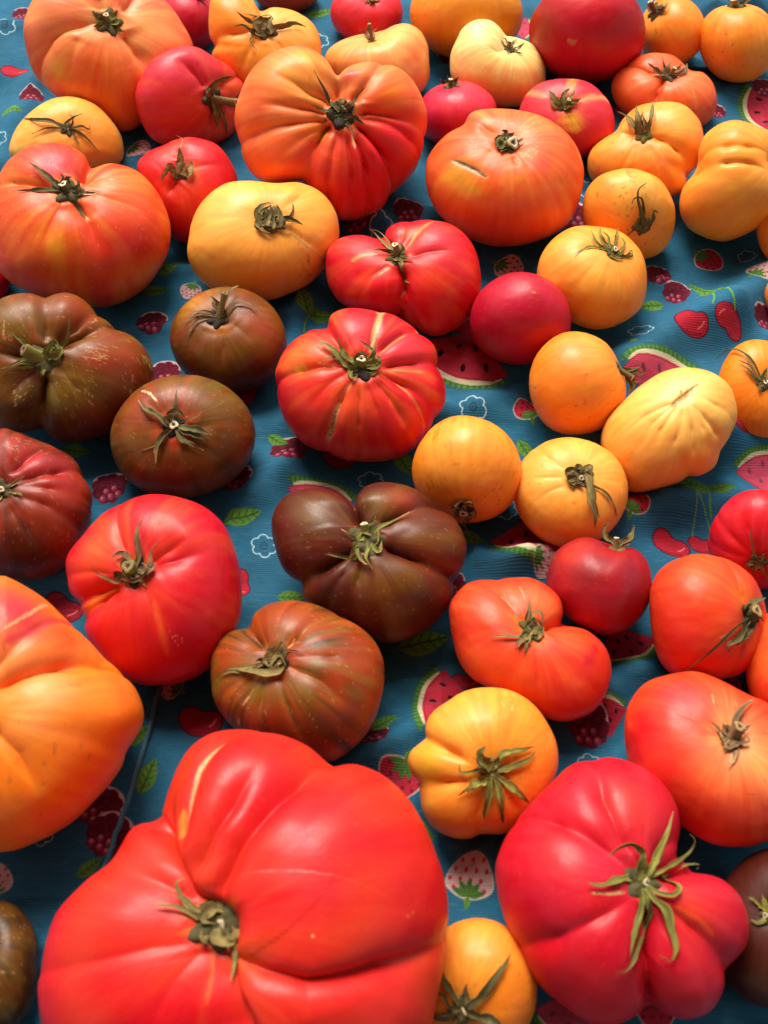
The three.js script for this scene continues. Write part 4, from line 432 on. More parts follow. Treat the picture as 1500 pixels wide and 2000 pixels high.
  { n: 'bright red tomato with a curled dry calyx round a green stem stub, left foreground', o: [125, 1112, 132, 1080, 165, 1040, 200, 1000, 242, 975, 290, 963, 340, 967, 390, 985, 430, 1020, 455, 1070, 470, 1130, 470, 1200, 450, 1250, 420, 1295, 370, 1325, 310, 1337, 260, 1333, 220, 1312, 185, 1272, 160, 1232, 159, 1210, 146, 1190, 145, 1175, 131, 1158], k: [258, 1115], D: 0.17,
    g: [[0.12, 0.07, 232, 1136, 200, 1146, 170, 1160, 143, 1180], [0.13, 0.06, 240, 1142, 200, 1160, 178, 1182, 160, 1214], [0.05, 0.1, 250, 1090, 232, 1050, 225, 1000], [0.06, 0.1, 292, 1104, 345, 1090, 420, 1075], [0.06, 0.1, 290, 1098, 330, 1070, 370, 1050], [0.03, 0.1, 280, 1140, 300, 1200, 300, 1300], [0.04, 0.08, 222, 1120, 180, 1115, 138, 1120]], c: { a: 'red', mo: ['crimson', 0.5, 1.5], st: [['coral', 0.35, 5]], bl: [[190, 1070, 50, 'coral', 0.7], [300, 1180, 60, 'vermilion', 0.5], [420, 1100, 60, 'crimson', 0.6], [380, 1240, 60, 'crimson', 0.8], [200, 1200, 40, 'vermilion', 0.7], [250, 1260, 60, 'red', 0.8]], nk: ['amber', 0.2, 0.8], sk: ['salmon', 0.10, 48] }, m: [['amber', 10, 0.2, 230, 1142, 200, 1155, 175, 1172, 160, 1190], ['coral', 8, 0.3, 300, 1170, 315, 1230, 330, 1290]], scr: [['cream', 345, 1245, 20, 10, 6, 20, 0.8]],
    tone: 'bsepal', tip: 'bsepal', cr: 26, rc: 'ink', t: [249, 1105, 12, 26], sc: 'gsepal', cut: 'osepal', s: [[14, 6, 28, 270, 1090, 268, 1060, 268, 1038, 280, 1006], [9, 4, 16, 292, 1104, 294, 1080, 298, 1066, 312, 1051], [13, 3, 8, 250, 1090, 236, 1076, 226, 1080, 216, 1087], [9, 3, 8, 215, 1136, 190, 1124, 178, 1116, 170, 1104], [18, 8, 14, 222, 1132, 240, 1126, 262, 1134, 282, 1122], [16, 10, 16, 215, 1122, 235, 1118, 250, 1130, 275, 1126, 288, 1108, 276, 1098], [16, 4, 8, 292, 1116, 298, 1104, 284, 1096], [10, 2, 2, 280, 1138, 284, 1146], [14, 6, 10, 245, 1098, 256, 1096]] },
  { n: 'brown tomato with orange and green stripes and a leafy twisted calyx, centre foreground', o: [410, 1310, 415, 1272, 440, 1236, 478, 1222, 500, 1193, 535, 1177, 590, 1175, 650, 1194, 710, 1230, 740, 1265, 752, 1312, 742, 1365, 712, 1432, 655, 1482, 600, 1480, 540, 1462, 470, 1430, 420, 1370], k: [535, 1288], D: 0.17,
    g: [[0.11, 0.08, 512, 1268, 495, 1245, 478, 1220], [0.07, 0.08, 555, 1268, 580, 1240, 640, 1200], [0.05, 0.09, 560, 1302, 630, 1330, 690, 1390], [0.05, 0.07, 545, 1310, 560, 1380, 600, 1460], [0.04, 0.07, 520, 1312, 505, 1370, 500, 1430], [0.04, 0.07, 500, 1318, 470, 1380], [0.04, 0.09, 560, 1285, 650, 1280, 745, 1300]], c: { a: 'olive', mo: ['rust', 0.75, 2.4], bl: [[720, 1300, 40, 'rust', 0.9], [700, 1250, 40, 'rust', 0.6], [560, 1200, 50, 'rust', 0.6], [440, 1290, 30, 'rust', 0.5], [590, 1350, 40, 'olive', 0.7], [500, 1350, 40, 'olive', 0.6], [660, 1330, 30, 'rust', 0.9], [620, 1430, 60, 'umber', 0.8], [680, 1400, 40, 'wine', 0.8]], st: [['moss', 0.9, 8], ['coral', 0.3, 6], ['rust', 0.6, 11]], nk: ['rust', 0.3, 0.7], sk: ['cork', 0.30, 43] }, m: [['cork', 2, 0.3, 500, 1335, 478, 1370, 466, 1410], ['peach', 2, 0.3, 562, 1262, 576, 1238], ['peach', 2, 0.3, 512, 1266, 502, 1248], ['peach', 2.5, 0.3, 562, 1303, 580, 1308]],
    tone: 'osepal', tip: 'dsepal', cr: 24, rc: 'ink', t: [536, 1282, 5, 12], s: [[20, 4, 4, 548, 1305, 520, 1316, 490, 1312, 460, 1308], [8, 3, 4, 480, 1310, 450, 1312, 428, 1322], [7, 2, 4, 475, 1306, 445, 1308, 436, 1310], [18, 6, 22, 520, 1295, 530, 1272, 550, 1252], [14, 10, 26, 550, 1295, 560, 1270, 550, 1250], [10, 10, 20, 530, 1302, 545, 1276, 558, 1300], [12, 5, 10, 520, 1290, 505, 1286, 498, 1292], [6, 3, 6, 560, 1270, 575, 1268, 592, 1272]] },
  { n: 'huge two lobed orange and pink tomato cut off by the left edge, no stem showing', o: [-100, 1650, -172, 1560, -190, 1400, -150, 1230, -70, 1140, 0, 1127, 28, 1136, 56, 1151, 92, 1174, 122, 1202, 156, 1236, 200, 1285, 222, 1301, 252, 1326, 271, 1360, 279, 1396, 270, 1427, 246, 1465, 234, 1500, 190, 1556, 135, 1606, 65, 1645, 0, 1666], k: [-60, 1390], cal: 0, D: 0.18, hr: 0.8,
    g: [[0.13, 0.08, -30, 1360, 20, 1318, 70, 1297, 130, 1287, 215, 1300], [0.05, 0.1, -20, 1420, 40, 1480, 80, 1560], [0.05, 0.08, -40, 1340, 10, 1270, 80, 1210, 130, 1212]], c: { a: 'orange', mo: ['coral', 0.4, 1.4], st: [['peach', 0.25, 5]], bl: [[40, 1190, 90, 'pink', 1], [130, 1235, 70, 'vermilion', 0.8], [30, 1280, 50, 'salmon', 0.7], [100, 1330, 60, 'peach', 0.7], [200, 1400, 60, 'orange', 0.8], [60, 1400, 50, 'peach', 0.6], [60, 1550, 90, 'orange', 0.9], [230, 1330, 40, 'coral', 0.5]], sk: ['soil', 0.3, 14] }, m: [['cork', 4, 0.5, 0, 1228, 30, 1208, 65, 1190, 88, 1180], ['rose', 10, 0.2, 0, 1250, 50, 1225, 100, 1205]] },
  { n: 'small dusky red tomato with its green sepals standing behind, right of the brown lobed one', o: [1068, 1150, 1080, 1090, 1110, 1060, 1145, 1047, 1175, 1052, 1205, 1060, 1242, 1068, 1265, 1098, 1272, 1138, 1265, 1180, 1243, 1213, 1210, 1236, 1170, 1241, 1130, 1224, 1095, 1192], k: [1207, 1066], D: 0.14, c: { a: 'deepred', mo: ['dusk', 0.7, 2], bl: [[1110, 1085, 40, 'vermilion', 0.5], [1150, 1130, 30, 'maroon', 0.5], [1235, 1120, 30, 'dusk', 0.8], [1150, 1200, 60, 'crimson', 0.6]], sk: ['salmon', 0.10, 37] }, tone: 'osepal', tip: 'dsepal', cr: 13, rc: 'gsepal', t: [1204, 1050, 5, 8], s: [[12, 3, 10, 1195, 1058, 1182, 1046, 1180, 1032, 1190, 1022], [13, 3, 8, 1215, 1058, 1230, 1052, 1238, 1030, 1236, 1024], [12, 3, 6, 1202, 1056, 1192, 1048], [13, 2, 4, 1212, 1062, 1226, 1060, 1236, 1044], [10, 2, 4, 1196, 1060, 1186, 1052]] },
  { n: 'red orange kidney tomato with a crumpled brown calyx in the fold, lower right of middle', o: [877, 1205, 880, 1170, 905, 1143, 935, 1132, 970, 1130, 995, 1126, 1035, 1126, 1070, 1142, 1095, 1165, 1103, 1190, 1100, 1216, 1122, 1221, 1155, 1233, 1185, 1265, 1194, 1307, 1185, 1346, 1160, 1385, 1125, 1404, 1085, 1408, 1030, 1385, 960, 1345, 920, 1320, 893, 1278], k: [1040, 1228], D: 0.18,
    g: [[0.2, 0.08, 1058, 1225, 1078, 1218, 1100, 1216], [0.04, 0.1, 1010, 1205, 985, 1165, 968, 1130], [0.03, 0.1, 1045, 1262, 1050, 1330, 1040, 1390]], c: { a: 'vermilion', mo: ['coral', 0.7, 1.8], st: [['red', 0.35, 5]], bl: [[1050, 1170, 40, 'salmon', 0.6], [1150, 1290, 30, 'red', 0.8], [1000, 1300, 60, 'coral', 0.5], [920, 1230, 50, 'vermilion', 0.8], [1120, 1250, 40, 'coral', 0.6], [1100, 1380, 50, 'red', 0.7]], nk: ['orange', 0.25, 0.6] }, m: [['peach', 2, 0.2, 1015, 1145, 1026, 1170], ['peach', 1.5, 0.2, 975, 1160, 1000, 1185], ['crimson', 10, 0.2, 1165, 1260, 1140, 1300]], scr: [['salmon', 1000, 1180, 20, 4, 24, -60, 1]],
    tone: 'osepal', tip: 'bsepal', cr: 22, rc: 'dsepal', t: 0, s: [[9, 3, 14, 1028, 1218, 1032, 1195, 1034, 1165], [6, 8, 18, 1038, 1205, 1048, 1192, 1060, 1192, 1064, 1212], [9, 3, 5, 1015, 1244, 985, 1242, 955, 1244], [13, 5, 14, 1035, 1235, 1028, 1220, 1040, 1206], [13, 6, 14, 1045, 1240, 1048, 1222, 1038, 1210], [13, 6, 12, 1058, 1238, 1062, 1220, 1052, 1206], [13, 4, 6, 1030, 1245, 1020, 1255, 1012, 1266], [12, 4, 5, 1030, 1250, 1025, 1265, 1022, 1276], [10, 4, 5, 1022, 1240, 1012, 1254, 1004, 1262], [12, 5, 8, 1050, 1245, 1060, 1240]] },
  { n: 'red orange tomato with a dead twig stem on its right side, near the right edge', o: [1267, 1190, 1272, 1146, 1295, 1108, 1335, 1087, 1375, 1083, 1420, 1093, 1460, 1116, 1484, 1148, 1500, 1200, 1492, 1260, 1455, 1310, 1400, 1330, 1340, 1326, 1296, 1302, 1275, 1252], k: [1466, 1205], D: 0.16, hr: 0.85, g: [[0.06, 0.1, 1458, 1180, 1450, 1150, 1440, 1120], [0.06, 0.1, 1460, 1235, 1452, 1275, 1440, 1310]], c: { a: 'vermilion', mo: ['coral', 0.5, 1.8], bl: [[1390, 1110, 50, 'coral', 0.6], [1320, 1250, 60, 'red', 0.5], [1450, 1160, 30, 'orange', 0.5], [1370, 1290, 60, 'red', 0.5]], sk: ['salmon', 0.10, 35] }, m: [['scar', 3, 0.4, 1300, 1095, 1318, 1092]],
    tone: 'dsepal', tip: 'bsepal', cr: 26, rc: 'ink', t: [1480, 1192, 12, 18], cut: 'tan', s: [[8, 14, 10, 1468, 1205, 1440, 1222, 1410, 1252, 1375, 1282, 1338, 1312], [16, 4, 10, 1462, 1190, 1475, 1176, 1495, 1168], [18, 4, 6, 1455, 1222, 1442, 1250, 1422, 1262, 1425, 1274], [16, 4, 8, 1470, 1220, 1460, 1245, 1440, 1262], [14, 6, 10, 1475, 1200, 1492, 1215], [14, 6, 12, 1460, 1200, 1456, 1185, 1470, 1178], [5, 2, 4, 1410, 1245, 1402, 1246]] },
  { n: 'bright red ribbed tomato with a drooping calyx, at the right edge above the twig', e: [1479, 1055, 95, 98], k: [1482, 1098], D: 0.15, g: [[0.05, 0.07, 1465, 1080, 1430, 1050, 1400, 1010], [0.05, 0.07, 1460, 1090, 1420, 1080, 1388, 1060], [0.05, 0.07, 1475, 1075, 1460, 1030, 1450, 975]], c: { a: 'red', mo: ['crimson', 0.6, 2], st: [['pink', 0.5, 5]] }, tone: 'osepal', tip: 'bsepal', cr: 18, rc: 'dsepal', t: 0, s: [[7, 4, 18, 1478, 1090, 1468, 1062, 1464, 1034], [12, 3, 5, 1472, 1098, 1462, 1102, 1458, 1112], [12, 4, 6, 1485, 1092, 1494, 1082], [12, 3, 3, 1486, 1106, 1494, 1120, 1496, 1130], [12, 3, 3, 1476, 1108, 1470, 1118]] },
  { n: 'orange red tomato mostly outside the right edge, below the twig stem', e: [1536, 1300, 82, 112], k: [1580, 1260], cal: 0, c: { a: 'coral', mo: ['vermilion', 0.6, 2] } },
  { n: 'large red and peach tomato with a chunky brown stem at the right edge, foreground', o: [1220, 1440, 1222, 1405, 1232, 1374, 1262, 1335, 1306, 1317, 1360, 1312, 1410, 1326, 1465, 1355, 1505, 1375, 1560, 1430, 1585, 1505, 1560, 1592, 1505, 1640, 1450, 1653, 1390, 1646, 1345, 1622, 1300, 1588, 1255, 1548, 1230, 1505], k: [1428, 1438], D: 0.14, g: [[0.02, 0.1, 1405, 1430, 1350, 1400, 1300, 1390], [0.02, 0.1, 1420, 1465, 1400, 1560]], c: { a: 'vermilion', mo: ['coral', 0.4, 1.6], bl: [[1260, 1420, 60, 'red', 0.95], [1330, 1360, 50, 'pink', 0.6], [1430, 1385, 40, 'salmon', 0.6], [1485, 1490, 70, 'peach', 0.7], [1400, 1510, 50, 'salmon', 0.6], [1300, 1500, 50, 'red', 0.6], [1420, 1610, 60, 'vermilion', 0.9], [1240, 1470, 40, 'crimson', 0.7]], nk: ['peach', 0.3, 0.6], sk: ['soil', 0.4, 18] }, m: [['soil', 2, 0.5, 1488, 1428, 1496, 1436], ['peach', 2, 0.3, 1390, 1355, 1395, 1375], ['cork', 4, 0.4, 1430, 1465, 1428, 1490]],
    tone: 'bsepal', tip: 'tan', cr: 22, rc: 'dsepal', t: [1446, 1418, 11, 26], cut: 'tan', s: [[13, 6, 22, 1432, 1425, 1440, 1400, 1455, 1378, 1472, 1366], [6, 14, 20, 1446, 1388, 1438, 1376, 1437, 1366], [10, 3, 10, 1415, 1440, 1400, 1420, 1386, 1406], [14, 4, 6, 1420, 1450, 1410, 1440, 1405, 1428], [16, 6, 12, 1418, 1458, 1440, 1452, 1464, 1448, 1460, 1438], [13, 3, 3, 1412, 1448, 1420, 1460, 1415, 1468], [10, 2, 2, 1440, 1460, 1436, 1480, 1424, 1500], [13, 8, 14, 1448, 1430, 1466, 1415], [14, 6, 14, 1420, 1435, 1412, 1412]] },
  { n: 'yellow orange tomato with a green star calyx and a bulge on its left side', o: [797, 1496, 801, 1468, 825, 1444, 829, 1420, 842, 1394, 877, 1369, 915, 1350, 960, 1345, 1010, 1355, 1050, 1384, 1080, 1430, 1091, 1470, 1087, 1515, 1060, 1575, 1020, 1615, 985, 1630, 945, 1631, 920, 1640, 884, 1637, 850, 1620, 826, 1590, 818, 1556, 812, 1530], k: [961, 1510], D: 0.13,
    g: [[0.1, 0.09, 918, 1492, 870, 1466, 828, 1440], [0.1, 0.09, 918, 1528, 865, 1534, 812, 1532], [0.05, 0.09, 945, 1550, 935, 1590, 930, 1638], [0.03, 0.09, 1000, 1490, 1040, 1470], [0.03, 0.09, 985, 1545, 1020, 1590]], c: { a: 'amber', mo: ['gold', 0.5, 1.8], bl: [[830, 1490, 40, 'lemon', 0.85], [900, 1400, 50, 'gold', 0.6], [1040, 1460, 60, 'orange', 0.7], [960, 1600, 70, 'orange', 0.6], [870, 1580, 40, 'amber', 0.6]], nk: ['orange', 0.4, 0.4], st: [['gold', 0.4, 5]], sk: ['soil', 0.25, 16] }, scr: [['soil', 1030, 1440, 40, 10, 8, 60, 1.2], ['pale', 1000, 1390, 24, 6, 14, 100, 1.5]],
    tone: 'gsepal', tip: 'ink', cr: 24, t: [961, 1518, 5, 8], rc: 'osepal', s: [[13, 3, 6, 980, 1475, 1000, 1468, 1020, 1464, 1042, 1458], [14, 3, 4, 990, 1502, 1015, 1492, 1035, 1482, 1046, 1468], [15, 2, 3, 980, 1522, 1008, 1545, 1034, 1568], [15, 2, 2, 972, 1535, 978, 1565, 983, 1608], [16, 2, 2, 955, 1535, 952, 1570, 946, 1604], [20, 2, 4, 940, 1525, 920, 1538, 912, 1548], [10, 3, 4, 930, 1536, 910, 1544, 892, 1556], [10, 3, 5, 935, 1504, 910, 1510, 896, 1508, 893, 1494], [24, 5, 10, 950, 1490, 940, 1472, 948, 1458], [16, 5, 8, 965, 1490, 975, 1478]] },
  { n: 'very large bright red lobed tomato with long curling green sepals, bottom right', o: [972, 1705, 980, 1660, 1000, 1615, 1030, 1575, 1075, 1528, 1110, 1492, 1160, 1474, 1212, 1478, 1262, 1500, 1302, 1536, 1325, 1580, 1330, 1620, 1326, 1655, 1322, 1674, 1340, 1682, 1356, 1702, 1380, 1704, 1415, 1715, 1450, 1750, 1467, 1802, 1460, 1848, 1427, 1893, 1416, 1935, 1387, 1975, 1340, 1991, 1297, 1980, 1276, 1963, 1250, 1981, 1200, 1998, 1160, 1995, 1115, 1972, 1050, 1920, 1010, 1850, 985, 1780], k: [1258, 1722], D: 0.2, dw: 0.42,
    g: [[0.07, 0.1, 1232, 1698, 1160, 1635, 1080, 1595, 1030, 1590], [0.07, 0.1, 1246, 1680, 1210, 1620, 1175, 1540, 1160, 1480], [0.06, 0.1, 1232, 1755, 1160, 1800, 1080, 1838, 1020, 1850], [0.18, 0.07, 1274, 1765, 1282, 1830, 1278, 1900, 1275, 1965], [0.19, 0.07, 1288, 1715, 1322, 1700, 1352, 1698], [0.08, 0.09, 1295, 1762, 1370, 1820, 1424, 1893], [0.09, 0.08, 1275, 1680, 1305, 1640, 1330, 1635], [0.05, 0.06, 1268, 1765, 1255, 1850, 1250, 1970]], c: { a: 'red', mo: ['crimson', 0.7, 1.5], st: [['pink', 0.35, 6]], bl: [[1090, 1640, 60, 'red', 0.7], [1230, 1560, 50, 'vermilion', 0.4], [1360, 1780, 50, 'vermilion', 0.5], [1060, 1800, 70, 'crimson', 0.7], [1200, 1930, 60, 'crimson', 0.5], [1180, 1700, 40, 'rose', 0.5]], nk: ['orange', 0.16, 0.8], sk: ['salmon', 0.10, 54] }, m: [['cork', 3, 0.3, 1222, 1742, 1190, 1746, 1150, 1744], ['coral', 5, 0.2, 1325, 1770, 1380, 1800, 1410, 1840], ['pink', 8, 0.2, 1220, 1690, 1150, 1635, 1085, 1598]],
    tone: 'gsepal', tip: 'osepal', cr: 30, rc: 'dsepal', t: [1265, 1724, 9, 14], s: [[14, 4, 30, 1248, 1700, 1258, 1665, 1240, 1640, 1215, 1636, 1186, 1658], [18, 5, 34, 1275, 1690, 1295, 1660, 1312, 1620, 1317, 1582], [10, 6, 30, 1285, 1705, 1320, 1685, 1350, 1660, 1358, 1640, 1347, 1629], [14, 4, 22, 1290, 1745, 1325, 1748, 1340, 1730, 1335, 1700, 1350, 1685, 1367, 1690, 1362, 1698], [15, 3, 8, 1236, 1714, 1205, 1718, 1175, 1728, 1146, 1724], [15, 3, 4, 1256, 1760, 1256, 1790, 1244, 1830, 1233, 1880], [17, 4, 4, 1266, 1762, 1282, 1790, 1278, 1830, 1250, 1870, 1226, 1902, 1202, 1906], [16, 4, 6, 1280, 1756, 1310, 1780, 1322, 1820, 1328, 1860, 1318, 1886, 1302, 1884], [22, 8, 24, 1250, 1705, 1255, 1680, 1262, 1656]] },
  { n: 'giant bright red folded tomato filling the bottom left, deep cleft behind its dark stem', o: [64, 1945, 70, 1885, 88, 1815, 110, 1770, 163, 1720, 215, 1680, 250, 1622, 272, 1607, 295, 1603, 316, 1592, 322, 1570, 336, 1525, 350, 1490, 375, 1455, 420, 1428, 480, 1420, 540, 1430, 600, 1456, 645, 1488, 690, 1495, 740, 1520, 780, 1560, 812, 1612, 840, 1680, 856, 1740, 862, 1800, 856, 1870, 840, 1950, 825, 2010, 780, 2080, 650, 2130, 450, 2140, 250, 2120, 110, 2060], k: [418, 1800], D: 0.22, dw: 0.42, hr: 0.74, zs: 0.95,
    step: 0.07, lean: 0.075, gt: [[0.15, 0.05, 317, 1590, 350, 1650, 382, 1708, 425, 1748, 462, 1795, 476, 1845, 484, 1910, 492, 1960, 500, 2020, 508, 2090]], b: [[660, 1700, 260, 0.05], [420, 1560, 150, 0.03], [220, 1860, 180, 0.05]], g: [[0.1, 0.09, 446, 1762, 445, 1700, 468, 1635, 515, 1565, 595, 1500, 640, 1480], [0.07, 0.08, 388, 1690, 415, 1600, 460, 1530, 520, 1470], [0.06, 0.07, 362, 1640, 358, 1580, 375, 1520, 425, 1445], [0.085, 0.06, 478, 1845, 500, 1875, 540, 1902, 610, 1924, 690, 1914, 760, 1894, 850, 1860], [0.03, 0.08, 410, 1850, 405, 1900, 400, 1980], [0.04, 0.1, 375, 1845, 280, 1855, 180, 1880, 90, 1900], [0.04, 0.1, 380, 1760, 300, 1715, 220, 1690], [0.03, 0.1, 395, 1850, 330, 1920, 280, 2020]], c: { a: 'red', mo: ['vermilion', 0.5, 1.3], bl: [[600, 1600, 90, 'red', 0.6], [700, 1780, 80, 'vermilion', 0.7], [640, 1740, 40, 'crimson', 0.45], [590, 1630, 30, 'crimson', 0.4], [250, 1780, 60, 'red', 0.6], [200, 1930, 60, 'red', 0.7], [520, 1960, 60, 'vermilion', 0.6], [480, 1880, 40, 'orange', 0.35], [320, 1640, 40, 'vermilion', 0.6], [440, 1470, 50, 'red', 0.7]], nk: ['orange', 0.17, 0.8], st: [['coral', 0.25, 3]], sk: ['salmon', 0.08, 62] }, m: [['cork', 4.5, 0.4, 362, 1590, 366, 1545, 385, 1490, 420, 1450], ['amber', 10, 0.3, 352, 1600, 354, 1560], ['coral', 6, 0.2, 406, 1860, 404, 1910, 396, 1980]], scr: [['salmon', 800, 1780, 10, 4, 16, -20, 1.5], ['cream', 608, 1828, 4, 2, 10, 40, 2]],
    tone: 'osepal', tip: 'osepal', cr: 40, rc: 'dsepal', t: [424, 1812, 14, 18], s: [[15, 4, 16, 378, 1782, 345, 1755, 325, 1730, 318, 1705, 332, 1692], [12, 4, 10, 372, 1784, 330, 1766, 278, 1762], [7, 12, 16, 335, 1745, 318, 1738, 302, 1732], [22, 4, 14, 415, 1765, 398, 1735, 384, 1706], [26, 8, 14, 385, 1790, 400, 1770, 430, 1766], [24, 6, 8, 398, 1820, 388, 1840, 402, 1848], [24, 6, 10, 445, 1790, 455, 1820, 440, 1850], [12, 4, 5, 450, 1850, 452, 1890, 446, 1934], [9, 3, 5, 458, 1880, 478, 1930, 490, 1976], [26, 8, 12, 420, 1840, 440, 1850, 455, 1840]] },
  { n: 'orange tomato with long black sepals at the bottom edge, between the two big red ones', e: [928, 1932, 122, 138], k: [905, 1975], D: 0.11, c: { a: 'amber', mo: ['orange', 0.7, 1.8], bl: [[920, 1830, 60, 'gold', 0.5], [1010, 1960, 50, 'orange', 0.7]], sk: ['soil', 0.3, 14] },
    tone: 'dsepal', tip: 'ink', cr: 26, rc: 'osepal', t: [911, 1971, 9, 12], cut: 'cream', s: [[16, 3, 10, 885, 1940, 862, 1905, 848, 1865, 848, 1845], [16, 3, 8, 935, 1950, 958, 1920, 985, 1885, 997, 1864], [18, 4, 8, 908, 1945, 910, 1930, 912, 1922], [10, 3, 8, 878, 1965, 868, 1945, 845, 1935, 842, 1925, 856, 1928], [9, 3, 5, 872, 1980, 845, 1985, 825, 1968], [20, 2, 3, 935, 1985, 965, 1995, 985, 2010], [16, 2, 2, 895, 2000, 890, 2030], [9, 2, 3, 868, 1990, 840, 1985, 820, 1990, 828, 2010]] },
  { n: 'very dark brown tomato in shade at the right edge, beside the curling sepals', e: [1516, 1812, 126, 158], k: [1502, 1785], D: 0.13, zs: 0.85, c: { a: 'maroon', mo: ['umber', 0.6, 2] }, tone: 'gsepal', tip: 'osepal', cr: 18, rc: 'dsepal', t: [1494, 1788, 6, 12], s: [[12, 3, 8, 1488, 1770, 1475, 1758, 1462, 1752], [9, 3, 6, 1492, 1765, 1488, 1745], [12, 3, 5, 1490, 1800, 1478, 1802, 1466, 1796], [9, 3, 5, 1496, 1766, 1490, 1750]] },
  { n: 'dark olive striped tomato in the bottom left corner, mostly out of view', e: [-4, 1886, 82, 130], k: [-30, 1850], cal: 0, c: { a: 'umber', mo: ['olive', 0.6, 2], st: [['moss', 0.8, 8], ['brown', 0.5, 6]], sk: ['cork', 0.30, 40] }, m: [['scar', 2, 0.4, 0, 1898, 30, 1900]] },
  { n: 'sliver of an orange tomato on the right edge beside printed raspberries', e: [1534, 578, 41, 46], k: [1550, 560], cal: 0, c: { a: 'orange', mo: ['amber', 0.6, 2] } },
];
TOMATOES.forEach((q, i) => { if (q.x) q.s = [...q.s, ...q.x]; buildTomato(q, i + 1); });

